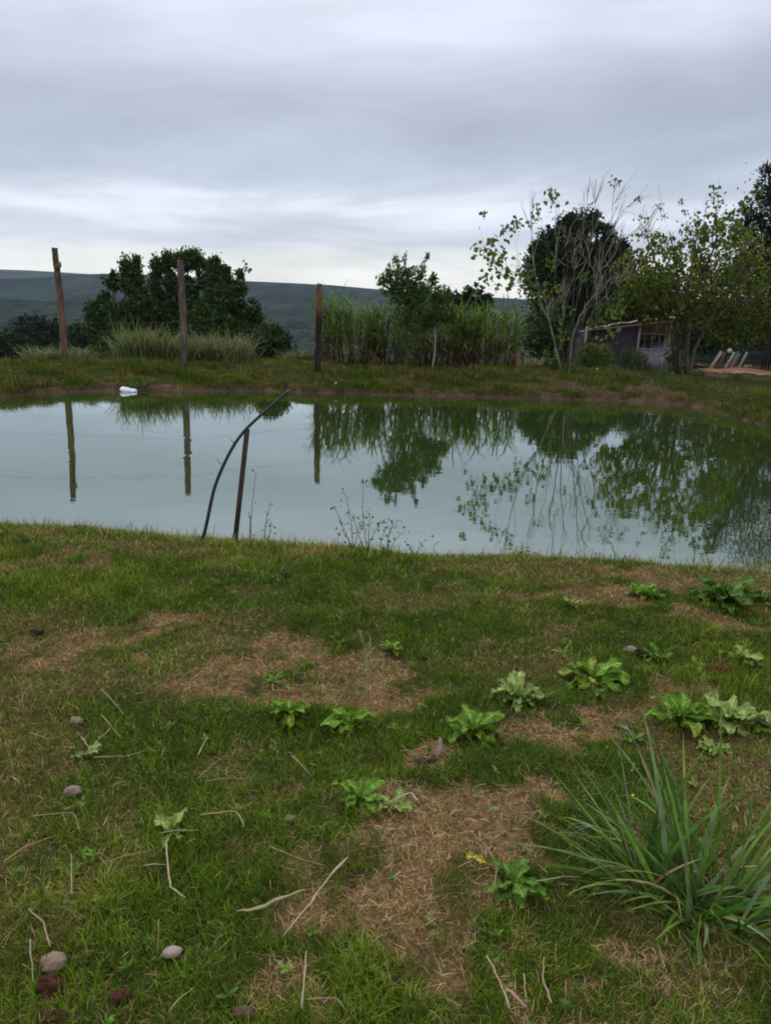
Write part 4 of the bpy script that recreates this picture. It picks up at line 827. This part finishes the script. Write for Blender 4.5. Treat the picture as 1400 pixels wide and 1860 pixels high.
thin_weed(705, 1008, [(710,955),(722,945),(700,968),(735,965)], 'low bushy weed on the bank crest right of the tallest one', 805, 10)
thin_weed(758, 1012, [(768,985),(742,988)], 'tiny weed at the right end of the bank-crest weeds', 806, 6)
thin_weed(797, 1012, [(796,985)], 'single short dark stem on the bank crest', 807, 1)
thin_weed(1130, 1030, [(1122,1012),(1142,1014)], 'sparse little weed on the bank crest under the mirrored leaves', 808, 5)
# ------------------------------------------------------------------ stones, clods, shards
def stone(px, py, wpx, hpx, col, label, seed, name='stone', cat='stone', rz=0.0, z=.012, pit=.25):
    g = np.random.default_rng(seed); p = ground_px(px, py); d = np.linalg.norm(p-[0, 0, CAMZ]); w = wpx/F*d*(.42 if cat == 'stone' else .36); h = hpx/F*d*(.36 if cat == 'stone' else .34)
    th, ph = np.meshgrid(np.linspace(0, 2*np.pi, 24, endpoint=False), np.linspace(-np.pi/2, np.pi/2, 15)); nx_ = np.cos(ph)*np.cos(th); ny_ = np.cos(ph)*np.sin(th); nz_ = np.sin(ph)
    rr = 1+pit*(fbm(nx_*2+seed, ny_*2+nz_*2, seed, 3)-.5)*2.4+pit*.9*(vnoise(nx_*7+seed, ny_*7+nz_*5, seed)-.5)
    V = np.stack([w*rr*nx_, h*1.2*rr*ny_, h*rr*np.sign(nz_)*np.abs(nz_)**.85], -1).reshape(-1, 3); i = np.arange(14)[:, None]*24; j = np.arange(24)[None]; mb = MB()
    mb.add(V, np.stack([i+j, i+(j+1) % 24, i+24+(j+1) % 24, i+24+j], -1).reshape(-1, 4), np.array(col)*.5); o = mb.build(name, MAT['stone'], None, True); o.location = p+[0, 0, h*(.30 if cat != 'stone' else .5)+z*.6]; o.rotation_euler = (g.uniform(-.2, .2), g.uniform(-.2, .2), rz); tag(o, label, cat)
stone(134, 1447, 32, 24, (.50,.42,.34), 'grey-brown stone with a dark underside in the left foreground', 901, rz=.5, z=.018)
stone(313, 1741, 36, 22, (.74,.60,.52), 'smooth pale pinkish stone lying in the lower left turf', 902, rz=.45, z=.02, pit=.1)
stone(98, 1762, 44, 34, (.52,.37,.30), 'dull pinkish stone above the red clod in the bottom left corner', 903, rz=.3, z=.02)
stone(90, 1800, 52, 40, (.13,.050,.032), 'clod of dark red earth in the bottom left corner', 904, 'earth_clod', 'clod', pit=.5)
stone(140, 1318, 24, 20, (.50,.36,.28), 'small pinkish stone above the flat straws at the left', 905, z=.018)
stone(526, 1493, 24, 14, (.48,.38,.26), 'small tan pebble left of the large dry patch', 906)
stone(1143, 1187, 24, 16, (.50,.42,.37), 'half-buried pale stone left of the ragged weed', 907, z=.02)
stone(1168, 1194, 34, 20, (.05,.04,.035), 'dark lump of earth right beside the half-buried pale stone', 908, 'earth_clod', 'clod', pit=.5)
stone(519, 1052, 16, 16, (.06,.045,.04), 'dark clod on the slope right of the stake', 909, 'earth_clod', 'clod', pit=.5, z=.02)
stone(70, 1154, 26, 14, (.06,.045,.04), 'dark clod beside the left brown streak', 910, 'earth_clod', 'clod', pit=.5, z=.02)
stone(50, 988, 16, 10, (.06,.045,.04), 'dark clod near the bank crest at the far left', 911, 'earth_clod', 'clod', pit=.5, z=.02)
stone(372, 1327, 22, 14, (.20,.085,.05), 'reddish clod left of centre above the turf', 912, 'earth_clod', 'clod', pit=.5)
stone(765, 1200, 24, 12, (.12,.055,.04), 'dark red clod right of the small bright weed', 913, 'earth_clod', 'clod', pit=.5)
stone(218, 1816, 34, 24, (.16,.07,.045), 'reddish clod at the bottom below the smooth pale stone', 914, 'earth_clod', 'clod', pit=.5)
stone(1300, 1220, 56, 22, (.20,.075,.045), 'bare mound of red earth at the right', 915, 'earth_mound', 'earth', pit=.4)
stone(100, 1858, 60, 30, (.13,.05,.035), 'red clod cut by the bottom edge at the left', 916, 'earth_clod', 'clod', pit=.5)
stone(390, 1372, 18, 10, (.15,.065,.04), 'tiny reddish clod below the larger reddish one', 917, 'earth_clod', 'clod', pit=.5)
stone(770, 1385, 44, 18, (.09,.06,.05), 'patch of dark brown crumbs under the pinkish shard', 918, 'earth_clod', 'clod', pit=.6, z=0)
stone(440, 1848, 46, 26, (.22,.14,.10), 'brown clod at the bottom left of the forked straws', 919, 'earth_clod', 'clod', pit=.6)
mb = MB(); p = ground_px(797, 1372); d_ = np.linalg.norm(p-[0, 0, CAMZ])/F
mb.tube([(-.006,0,-.01),(-.004,0,.012),(.004,0,.03),(.001,.003,.05),(.004,.003,.062)], [.010,.013,.010,.009,.006], 4, (.40,.31,.29), rough=.3, seed=4); o = mb.build('wood_shard', MAT['timber']); o.location = p; tag(o, 'upright pinkish grey shard of wood left of the large sprawling weed', 'wood shard')
# ------------------------------------------------------------------ straws and sticks lying on the turf
def straw(pts, rpx, col, label, name='straw', cat='straw', lift=.042, group='dry straws lying on the turf'):
    P = np.array([ground_px(px, py) for px, py in pts]); P[:, 2] += lift; d = np.linalg.norm(P[0]-[0, 0, CAMZ]); t = np.linspace(0, len(P)-1, len(P)*3); Q = np.stack([np.interp(t, range(len(P)), P[:, q]) for q in range(3)], -1)
    if len(P) > 2: Q[1:-1] = (Q[:-2]+4*Q[1:-1]+Q[2:])/6
    Q[1:-1] += np.random.default_rng(int(pts[0][0])).normal(0, .0011, (len(Q)-2, 3))
    rad = np.interp(np.linspace(0, 1, len(Q)), np.linspace(0, 1, len(rpx)) if isinstance(rpx, (list, tuple)) else [0, 1], rpx if isinstance(rpx, (list, tuple)) else [rpx, rpx*.5])*d/F*.6
    Q = Q-P[0]; Q[:, 2] += .004*np.sin(np.linspace(0, 3, len(Q))); mb = MB(); mb.tube(Q, rad, 5, np.array(col)*.72, rough=.3, seed=len(pts)); o = mb.build(name, MAT['straw']); o.location = P[0]; tag(o, label, cat, group)
PS = (.55,.46,.32); TS = (.42,.33,.21)
straw([(513,1728),(560,1672),(598,1618),(618,1595),(632,1580)], [1.2,2.4,2.6,4.5,1.5], (.52,.45,.36), 'long pale dry stalk lying diagonally across the lower middle turf')
straw([(430,1680),(470,1678),(500,1662),(556,1640)], [1.5,5.5,5.0,1.2], (.46,.40,.26), 'dry curled grass leaf left of the long pale stalk', 'dry_leaf', 'dry leaf')
straw([(304,1555),(308,1620),(313,1640),(338,1655)], [2,2.4,2.2,1.5], PS, 'bent pale straw like a hook in the left foreground')
straw([(262,1597),(302,1595)], 1.8, PS, 'short pale straw just left of the hooked one')
straw([(548,1860),(552,1810),(556,1755)], [2.8,2.6,2.0], (.5,.42,.32), 'upright pale stick at the bottom middle', 'twig', 'twig')
straw([(556,1843),(610,1842),(626,1862)], 1.8, TS, 'bent straw meeting the foot of the bottom middle stick')
straw([(880,1762),(905,1812),(922,1860)], [1.6,2.4,2.6], PS, 'straight pale straw at the bottom right of centre')
straw([(985,1765),(983,1810),(998,1850)], [1.4,2.4,2.2], (.48,.37,.28), 'crooked dry twig at the bottom near the right tuft', 'twig', 'twig')
straw([(915,1822),(935,1845),(955,1858)], [3.0,5.5,1.5], (.45,.31,.25), 'pinkish dry leaf curled at the bottom edge', 'dry_leaf', 'dry leaf')
straw([(948,1795),(953,1850)], 2, PS, 'short straw between the straight one and the crooked twig')
straw([(186,1270),(226,1316)], 1.8, TS, 'straw pointing down-right above the left turf')
straw([(186,1318),(222,1362)], 1.5, TS, 'thin straw crossing others near the flat left weed')
straw([(150,1358),(170,1392)], 1.8, PS, 'short steep straw beside the flat left weed')
straw([(202,1342),(155,1392)], 1.3, PS, 'straw slanting down-left over the flat left weed')
straw([(172,1396),(230,1396),(270,1382)], 1.6, TS, 'long nearly level straw right of the flat left weed')
straw([(56,1350),(90,1365),(130,1350)], 1.2, TS, 'curved thin straw left of the flat left weed')
straw([(358,1436),(415,1388)], 1.2, TS, 'thin tan straw rising right, left of the centre')
straw([(372,1440),(420,1436),(458,1436)], 1.2, TS, 'thin level straw in the turf left of the small tan pebble')
straw([(365,1502),(432,1497),(444,1526)], [2.2,2.4,1.4], TS, 'angled straw above the forked lower ones, left of the dry patch')
straw([(290,1536),(362,1530)], 1.4, PS, 'fine straw across the flattened pale weed')
straw([(60,1505),(136,1500),(149,1536)], 1.5, TS, 'bent thin straw below the grey-brown stone')
straw([(10,1590),(50,1562),(100,1542)], 1.8, (.45,.32,.17), 'orange-tan straw at the left edge')
straw([(132,1576),(133,1650)], [1.4,2.2], TS, 'vertical looking straw in the left foreground')
straw([(55,1675),(82,1705),(94,1745)], [1.5,2.2,2.5], TS, 'curved twig leading down to the dull pinkish stone', 'twig', 'twig')
straw([(58,1732),(64,1812)], 2.2, (.40,.36,.28), 'greyish straw left of the dull pinkish stone')
straw([(290,1695),(288,1755)], 1.2, TS, 'hair-thin straw beside the smooth pale stone')
straw([(310,1862),(352,1822)], 1.8, PS, 'pale straw cut by the bottom edge left of centre')
straw([(530,1392),(566,1430)], 1.4, PS, 'pale thin straw above the small tan pebble')
straw([(188,1592),(278,1568)], 1.2, PS, 'faint pale straw left of the hooked straw')
straw([(1352,1318),(1378,1324),(1412,1338)], [3,5.5,5.5], (.30,.21,.16), 'thick brown stick at the right edge beside the light green weed', 'stick', 'stick', .03, None)
straw([(490,1560),(540,1585),(590,1596)], 1.3, TS, 'thin straw above the long pale stalk')
straw([(850,1530),(880,1560),(900,1600),(895,1640)], [1.4,1.8,2.2,1.6], (.34,.25,.19), 'dark curved twig at the right border of the large dry patch', 'twig', 'twig')
straw([(830,1600),(870,1580),(892,1560)], 1.6, TS, 'short straw crossing the curved twig by the dry patch')
straw([(970,1625),(1052,1617)], 1.8, PS, 'straight straw right of the toothed weed')
straw([(875,1540),(945,1528)], 1.5, (.35,.38,.28), 'greenish thin straw above the toothed weed')
straw([(700,1482),(745,1462),(757,1476)], [1.5,2.5,3.5], (.52,.47,.36), 'pale curled leaf at the right side of the greyish weed', 'dry_leaf', 'dry leaf')
straw([(360,1392),(378,1358)], 2.2, PS, 'very short pale straw below the reddish clod')
straw([(205,1450),(232,1440)], 1.4, PS, 'tiny pale straw right of the grey-brown stone')
# loose hay scattered on the dry patches
def thatch():
    g = np.random.default_rng(91); n = 52000; r = g.uniform(1.1, 6.5, n); a = g.uniform(-.72, .72, n); x = r*np.sin(a); y = r*np.cos(a); d = dryness(x, y)
    k = (g.uniform(size=n) < .02+.55*sm((d-.45)/.4))&(y < yc(x)+.2); x, y, r = x[k], y[k], r[k]; n = len(x); z = H(x, y)+g.uniform(.006, .03, n)
    V, T, m, lev = blades(np.stack([x, y, z], -1), g.uniform(0, 6.28, n), g.uniform(-.25, .35, n), g.uniform(.02, .06, n), (.0014+.0003*r)*g.uniform(.7, 1.4, n), g.uniform(-.4, 1.1, n), 3)
    c = np.array([(.54,.37,.18),(.40,.25,.12),(.64,.49,.28),(.28,.16,.08)])[g.integers(0, 4, n)]*g.uniform(.7, 1.15, (n, 1))
    o = link('thatch', mesh_data('thatch', V, T, MAT['grass'], np.repeat(c, m, 0))); tag(o, 'dry brown clippings matted on the bare patches', kind='stuff')
thatch()
# tiny sprigs and clover-like weeds growing all through the turf
def sprigs():
    g = np.random.default_rng(92); n = 750; r = g.uniform(1.2, 6.2, n); a = g.uniform(-.66, .66, n); x = r*np.sin(a); y = r*np.cos(a); k = y < yc(x)-.05; x, y, r = x[k], y[k], r[k]; n = len(x); z = H(x, y)
    k = 7; P = np.repeat(np.stack([x, y, z+.012], -1), k, 0); n2 = n*k; L = np.repeat(g.uniform(.008, .028, n), k)*g.uniform(.6, 1.2, n2)
    V, T, m, lev = blades(P, g.uniform(0, 6.28, n2), g.uniform(.2, 1.2, n2), L, L*g.uniform(.22, .4, n2), g.uniform(.2, 1.2, n2), 4, prof=lambda t: math.sin(math.pi*(t*.88+.08))**.7)
    c = np.repeat(np.array([(.10,.20,.02),(.07,.15,.02),(.15,.24,.04),(.19,.21,.04)])[g.integers(0, 4, n)], k, 0)*g.uniform(.7, 1.2, (n2, 1)); o = link('turf_sprigs', mesh_data('turf_sprigs', V, T, MAT['weed'], np.repeat(c, m, 0))); tag(o, 'tiny leafy sprigs dotted through the turf', kind='stuff')
sprigs()
# ================================================================== shed and yard on the right
MAT['board'] = solid_mat('board', (.6,.55,.5), (1.2,1.15,1.1), 5, (6,6,.5), .9, .1, .6)
MAT['tarp'] = solid_mat('tarp', (.75,.75,.8), (1.2,1.2,1.2), 3, (1,1,.6), .6, .2, .5, dist=.03)
MAT['roofing'] = solid_mat('roofing', (.7,.65,.6), (1.15,1.15,1.15), 4, (1,1,1), .75, .2, .4)
def shed():
    Y = dm(1145, 27.0); s0 = at_y(1058, 660, Y); s1 = at_y(1230, 660, Y); zb = min(Hs(s0[0], Y), Hs(s1[0], Y))-.05; root = empty('shed', (s0[0], Y, zb)); tag(root, 'low ramshackle shed with purple-brown walls and a crooked sheet roof', 'shed'); g = np.random.default_rng(3); O = np.array([s0[0], Y, zb])
    def X(px): return at_y(px, 620, Y)[0]-O[0]
    def Z(px, py): return at_y(px, py, Y)[2]-O[2]
    x = X(1062)                          # purple tarp covered wall in wide panels
    edges = [X(v) for v in (1062,1084,1108,1130,1156)]
    for a, b in zip(edges[:-1], edges[1:]):
        px = 700+0; h = Z(1090, 597)+(a-edges[0])*.12
        n = 14; u = np.linspace(a+.005, b-.005, n); V = []; 
        for q, xx in enumerate(u): V += [(xx, .05*math.sin(q*1.1+a*3), 0), (xx, .05*math.sin(q*1.1+a*3)+.03, h*.5), (xx, .03*math.sin(q*1.3), h)]
        T = []
        for q in range(n-1):
            for w in range(2): T.append([q*3+w, (q+1)*3+w, (q+1)*3+w+1, q*3+w+1])
        mb = MB(); mb.add(V, T, np.array((.050,.038,.050))*g.uniform(.75, 1.2)); o = mb.build('tarp_panel', MAT['tarp'], root, True)
    x = X(1157)
    while x < X(1232):
        wv = g.uniform(.11, .17); mid = X(1157) < x < X(1203); h = Z(1215, 576)-g.uniform(0, .08)
        c = np.array((.13,.085,.075) if x < X(1200) else (.19,.13,.10))*g.uniform(.7, 1.2)
        mb = MB(); mb.box((x+wv/2, g.uniform(-.01, .01), h*.22), (wv-.015, .03, h*.44), 0, (0, g.normal(0, .01)), c); mb.build('board', MAT['board'], root)
        mb = MB(); mb.box((x+wv/2, g.uniform(-.01, .01), h*.86), (wv-.015, .03, h*.28), 0, (0, g.normal(0, .01)), c); mb.build('board', MAT['board'], root)
        if not mid: mb = MB(); mb.box((x+wv/2, g.uniform(-.01, .01)-.003, h*.58), (wv-.018, .028, h*.27), 0, (0, 0), c); mb.build('board', MAT['board'], root)
        x += wv
    for t in (.46, .72):
        mb = MB(); mb.box((X(1194), -.045, Z(1200,578)*t), (X(1232)-X(1157), .05, .05), 0, (0, .01), (.20,.14,.11)); mb.build('rail', MAT['board'], root)
    for px in (1170,1183,1196): mb = MB(); mb.box((X(px), -.01, Z(1200,578)*.59), (.035, .03, Z(1200,578)*.24), 0, (0, g.normal(0,.05)), (.18,.12,.10)); mb.build('window_slat', MAT['board'], root)
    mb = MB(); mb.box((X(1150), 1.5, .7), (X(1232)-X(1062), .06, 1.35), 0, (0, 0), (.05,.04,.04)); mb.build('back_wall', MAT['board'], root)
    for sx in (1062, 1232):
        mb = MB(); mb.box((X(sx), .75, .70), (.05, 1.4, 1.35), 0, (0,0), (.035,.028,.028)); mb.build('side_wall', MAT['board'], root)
    for px, top, wv in ((1062,592,.09),(1157,582,.08),(1231,552,.13),(1213,560,.08)):
        mb = MB(); h = Z(px, top); mb.box((X(px), -.09, h/2), (wv, .08, h), 0, (0, g.normal(0, .015)), (.30,.23,.17)); mb.build('post', MAT['board'], root)
    for (p0, q0, p1, q1, cc) in [(1066,597,1114,588,(.42,.38,.36)), (1112,588,1168,581,(.50,.47,.44)), (1165,580,1236,574,(.62,.60,.58))]:
        mb = MB(); n = 40; xx = np.linspace(X(p0), X(p1), n); zz = np.linspace(Z(p0, q0), Z(p1, q1), n); T = []; V = []
        for k in range(n):
            cz = .022*math.sin(k*1.9)+.02*math.sin(k*.3+p0)
            V += [(xx[k], -.35, zz[k]+cz), (xx[k], 1.6, zz[k]+cz-.18), (xx[k], -.35, zz[k]+cz+.02), (xx[k], 1.6, zz[k]+cz-.16)]
        for k in range(n-1):
            a = k*4; T += [[a+2, a+6, a+7, a+3], [a, a+1, a+5, a+4], [a, a+4, a+6, a+2], [a+1, a+3, a+7, a+5]]
        mb.add(V, T, cc); mb.build('roof_sheet', MAT['roofing'], root)
    mb = MB(); a = (X(1085), -.30, Z(1090,593)-.03); mb.tube([(X(1062), -.28, Z(1062,600)), (X(1236), -.28, Z(1236,580))], .04, 6, (.2,.15,.12)); mb.build('beam', MAT['board'], root)
shed()
def prop(name, label, cat, fn, mat, px, py, z0=.2, y=None, group=None):
    b = ground_px(px, py, z0) if y is None else np.array(base_at(px, y)); mb = MB(); fn(mb); o = mb.build(name, MAT[mat]); o.location = b; tag(o, label, cat, group); return o
# leaning planks by the picket fence
for k, (px, top, tilt, wv, col, lab) in enumerate([(1293,600,.42,.12,(.50,.46,.42),'pale plank leaning right, leftmost of the leaning planks'),(1303,605,.25,.10,(.20,.14,.11),'dark brown plank leaning behind the leftmost pale one'),(1318,598,.40,.11,(.45,.52,.50),'bluish white plank in the middle of the leaning planks'),
        (1328,612,.36,.16,(.34,.31,.28),'grey wide plank leaning right of the bluish one'),(1342,612,.36,.10,(.50,.48,.45),'light plank, rightmost of the leaning planks')]):
    prop('plank', lab, 'plank', lambda mb, k=k, tilt=tilt, wv=wv, col=col: mb.box((.18, 0, .36), (wv, .035, .85), .1*k, (.12, tilt), col), 'board', px, 650, y=25.5, group='planks leaning in the yard')
prop('bottle', 'small whitish object on top of the leaning planks', 'container', lambda mb: mb.tube([(0,0,.72),(0,0,.80),(.01,0,.85),(.01,0,.90)], [.09,.10,.08,.03], 10, (.50,.62,.60)), 'cloth', 1324, 650, y=25.7)
prop('stone_block', 'pale block on the orange earth in front of the picket fence', 'block', lambda mb: mb.box((0,0,.11), (.24,.2,.2), .2, (0,0), (.42,.32,.24), .03), 'stone', 1363, 645, y=25.8)
def pickets():
    b = np.array(base_at(1392, 25.2)); root = empty('picket_fence', b); tag(root, 'dark picket fence at the right edge behind the yard', 'fence'); g = np.random.default_rng(4)
    for k in range(14):
        mb = MB(); mb.box((-.12+k*.14, 0, .52), (.07, .03, 1.15+g.uniform(-.08, .08)), 0, (0, g.normal(0, .02)), (.055,.04,.035)); mb.build('picket', MAT['board'], root)
    for z in (.25, .85): mb = MB(); mb.box((.8, .04, z), (2.0, .04, .06), 0, (0,0), (.05,.035,.03)); mb.build('rail', MAT['board'], root)
pickets()
def pile(px, y, n, spanx, cols, name, label, cat, seed, ln=(.4, 1.2), th=.05, hgt=.15, mat='board'):
    g = np.random.default_rng(seed); b = np.array(base_at(px, y)); root = empty(name, b); tag(root, label, cat)
    for k in range(n):
        mb = MB(); x = g.uniform(-.5, .5)*spanx; mb.box((x, g.uniform(-.3, .3), th/2+g.uniform(0, hgt)), (g.uniform(*ln), g.uniform(.06, .16), th*g.uniform(.5, 1.3)), g.normal(0, .5), (g.normal(0, .1), g.normal(0, .15)), np.array(cols[g.integers(0, len(cols))])*g.uniform(.7, 1.2), .01); mb.build('piece', MAT[mat], root)
pile(1270, 21.0, 14, .6, [(.04,.03,.025), (.06,.045,.035), (.42,.28,.18)], 'charred_heap', 'small heap of charred wood beside the yellowing tree trunk', 'wood heap', 1, (.15, .5), .08, .28)
pile(1335, 22.2, 18, 1.7, [(.42,.37,.33), (.30,.26,.23), (.5,.47,.44)], 'board_scatter', 'pale broken boards lying flat along the edge of the yard', 'boards', 2, (.3, .9), .03, .05)
pile(990, 20.2, 5, .5, [(.42,.27,.17), (.36,.24,.16)], 'timber_offcuts', 'tan timber offcuts on the bank left of the bare tree', 'wood', 3, (.3, .6), .05, .04)
def patch(px0, px1, y0, y1, col, name, label):
    y0, y1 = dm(1335, y0), dm(1335, y1); n = 24; V = []; T = []; xs_ = np.linspace(0, 1, n)
    g = np.random.default_rng(6)
    for q in (0, .33, .66, 1):
        for u in xs_:
            y = y0+(y1-y0)*q; px = px0+(px1-px0)*u; x = at_y(px, 650, y)[0]; e = min(u, 1-u, ); V.append((x, y+(.3*(vnoise(u*9, q*3, 4)-.5)), Hs(x, y)+.004+.10*math.sin(q*math.pi)*math.sin(u*math.pi)*(.6+.8*float(vnoise(np.array([u*7]), np.array([q*2]), 8)[0]))-.03*(q in (0, 1) or u in (0., 1.))))
    for q in range(3):
        for k in range(n-1): a = q*n+k; T.append([a, a+1, a+1+n, a+n])
    mb = MB(); mb.add(V, T, col); o = mb.build(name, MAT['stone'], None, True); tag(o, label, kind='structure')
patch(1255, 1420, 22.8, 25.6, (.26,.115,.06), 'orange_earth', 'strip of bare orange earth in front of the leaning planks')
# small plants of the right bank
dense_tree('shrub', 'yellow-green rounded shrub just right of the bare tree trunk', base_at(1073, 19.6), [px_lobe(*a, 19.6) for a in [(1066,646,20,22),(1090,648,20,20),(1075,640,14,14),(1058,662,12,12)]], 3800, .07, [(.10,.145,.028),(.15,.185,.04),(.06,.09,.02)], 81, mat='leaf', trunk_r=.02, cat='shrub', spread=.2)
dense_tree('shrub', 'small grey-green shrub in front of the shed window', base_at(1145, 21.0), [px_lobe(*a, 21) for a in [(1145,648,18,12),(1162,652,14,10),(1130,655,10,9)]], 1600, .07, [(.06,.10,.035),(.09,.13,.05)], 82, mat='leaf', trunk_r=.02, cat='shrub', spread=.2)
dense_tree('shrub', 'low dark green shrub at the foot of the bare tree', base_at(1002, 19.0), [px_lobe(*a, 19) for a in [(1000,664,14,12),(1012,670,10,8)]], 900, .06, [(.05,.09,.025),(.03,.06,.018)], 83, mat='leaf', trunk_r=.015, cat='shrub', spread=.2)
dense_tree('shrub', 'leafy growth around the trunk of the yellowing tree', base_at(1222, 19.2), [px_lobe(*a, 19.2) for a in [(1218,640,10,22),(1236,620,9,26)]], 900, .07, [(.03,.055,.016),(.05,.08,.02)], 84, mat='leaf', trunk_r=.015, cat='shrub', spread=.2)
for k, (px, y, s, lab) in enumerate([(1118,17.2,.17,'small leafy weed on the bank face below the shed'),(1205,16.9,.20,'weed growing at the waterline on the right bank'),(1052,18.0,.20,'weed clump on the bank right of the bare tree'),(1265,18.4,.22,'weed clump on the bank below the charred heap'),(245,19.0,.22,'bright weed on the left bank above the white bag'),(1190,18.8,.2,'low weed on the bank in front of the smoke'),(1340,17.6,.25,'green weed patch on the sloping right bank')]):
    b = base_at(px, y); dense_tree('bank_weed', lab, b, [((b[0], b[1], b[2]+s*.35), (s, s, s*.45)), ((b[0]+s*.7, b[1], b[2]+s*.25), (s*.7, s*.7, s*.35))], 420, .06, [(.06,.11,.025),(.09,.15,.035)], 90+k, mat='leaf', trunk_r=.008, cat='weed', spread=.25)
def banana():
    b = np.array(base_at(950, 20.4)); root = empty('young_banana_plant', b); tag(root, 'small broad-leaved plant with light drooping leaves right of the cane', 'plant'); g = np.random.default_rng(9)
    mb = MB(); mb.tube([(0,0,-.05),(.01,0,.25),(.0,0,.42)], [.04,.03,.02], 7, (.18,.15,.08)); mb.build('stem', MAT['weed'], root, True)
    for k in range(8):
        V, T, m, lev = blades(np.array([[0, 0, .40]]), np.array([k*.8+.1]), np.array([g.uniform(.4, 1.1)]), np.array([g.uniform(.35, .5)]), np.array([.11]), np.array([g.uniform(1.2, 2.0)]), 7, prof=lambda t: math.sin(math.pi*(t*.9+.05))**.6)
        link('leaf', mesh_data('leaf', V, T, MAT['leaf'], (.12,.19,.06)), root)
banana()
prop('tree_stump', 'slim reddish stump standing on the bank right of the cane', 'stump', lambda mb: mb.tube([(0,0,-.1),(.01,0,.2),(-.01,0,.42),(.03,0,.5)], [.06,.05,.045,.03], 8, (.19,.11,.08), rough=.15), 'timber', 941, 690, y=18.6)
prop('litter_scrap', 'small white scrap lying on the grassy bank below the cane', 'litter', lambda mb: mb.box((0,0,.03), (.05,.04,.06), .3, (0,0), (.7,.7,.68), .01), 'cloth', 611, 694, y=18.2)
prop('small_flower', 'tiny yellow flower head on the bank below the bare tree', 'flower', lambda mb: mb.tube([(0,0,0),(0,0,.10),(0,0,.13),(0,0,.15)], [.006,.006,.035,.01], 8, (.65,.55,.03)), 'weed', 1087, 700, y=17.4)
# thin blue smoke drifting in front of the shed
def smoke():
    b = at_y(1198, 645, dm(1198, 24.3)); me_b = MB(); th, ph = np.meshgrid(np.linspace(0, 2*np.pi, 24, endpoint=False), np.linspace(-np.pi/2, np.pi/2, 13)); V = np.stack([1.0*np.cos(ph)*np.cos(th), .7*np.cos(ph)*np.sin(th), .55*np.sin(ph)], -1).reshape(-1, 3); i = np.arange(12)[:, None]*24; j = np.arange(24)[None]
    me_b.add(V, np.stack([i+j, i+(j+1) % 24, i+24+(j+1) % 24, i+24+j], -1).reshape(-1, 4)); m, nt, N, L = new_mat('smoke_air'); out = N.new('ShaderNodeOutputMaterial'); pv = N.new('ShaderNodeVolumePrincipled'); pv.inputs['Color'].default_value = (.55,.64,.9,1)
    tc = N.new('ShaderNodeTexCoord'); mp = N.new('ShaderNodeMapping'); mp.inputs['Scale'].default_value = (1/1.0, 1/.7, 1/.55); L.new(tc.outputs['Object'], mp.inputs[0]); ln = N.new('ShaderNodeVectorMath'); ln.operation = 'LENGTH'; L.new(mp.outputs[0], ln.inputs[0])
    n = N.new('ShaderNodeTexNoise'); n.inputs['Scale'].default_value = 2.6; n.inputs['Detail'].default_value = 3; n.inputs['Distortion'].default_value = .8; L.new(tc.outputs['Object'], n.inputs[0])
    a = N.new('ShaderNodeMath'); a.operation = 'SUBTRACT'; a.inputs[0].default_value = 1; L.new(ln.outputs['Value'], a.inputs[1]); c = N.new('ShaderNodeMath'); c.operation = 'MULTIPLY'; L.new(a.outputs[0], c.inputs[0])
    q = N.new('ShaderNodeMapRange'); L.new(n.outputs[0], q.inputs[0]); q.inputs[1].default_value = .42; q.inputs[2].default_value = .72; q.inputs[4].default_value = 1.7; L.new(q.outputs[0], c.inputs[1]); d = N.new('ShaderNodeMath'); d.operation = 'MAXIMUM'; d.inputs[1].default_value = 0; L.new(c.outputs[0], d.inputs[0]); L.new(d.outputs[0], pv.inputs['Density']); L.new(pv.outputs[0], out.inputs['Volume'])
    o = me_b.build('smoke', m, None, True); o.location = b; tag(o, 'thin bluish smoke drifting in front of the shed', kind='stuff')
smoke()
HAZE = 0.00010
# ================================================================== haze
mb = MB(); x, y0_, y1_, z0_, z1_ = 4300, -700, 4300, -240, 215
mb.box((0, (y0_+y1_)/2, (z0_+z1_)/2), (2*x, y1_-y0_, z1_-z0_))
m, nt, N, L = new_mat('haze_air'); out = N.new('ShaderNodeOutputMaterial'); pv = N.new('ShaderNodeVolumePrincipled')
pv.inputs['Color'].default_value = (.66, .82, 1.0, 1); pv.inputs['Density'].default_value = HAZE; pv.inputs['Anisotropy'].default_value = .0
L.new(pv.outputs[0], out.inputs['Volume'])
me = mb.data('haze', m); hz = link('haze', me); tag(hz, 'thin bluish haze over the valley', kind='stuff')
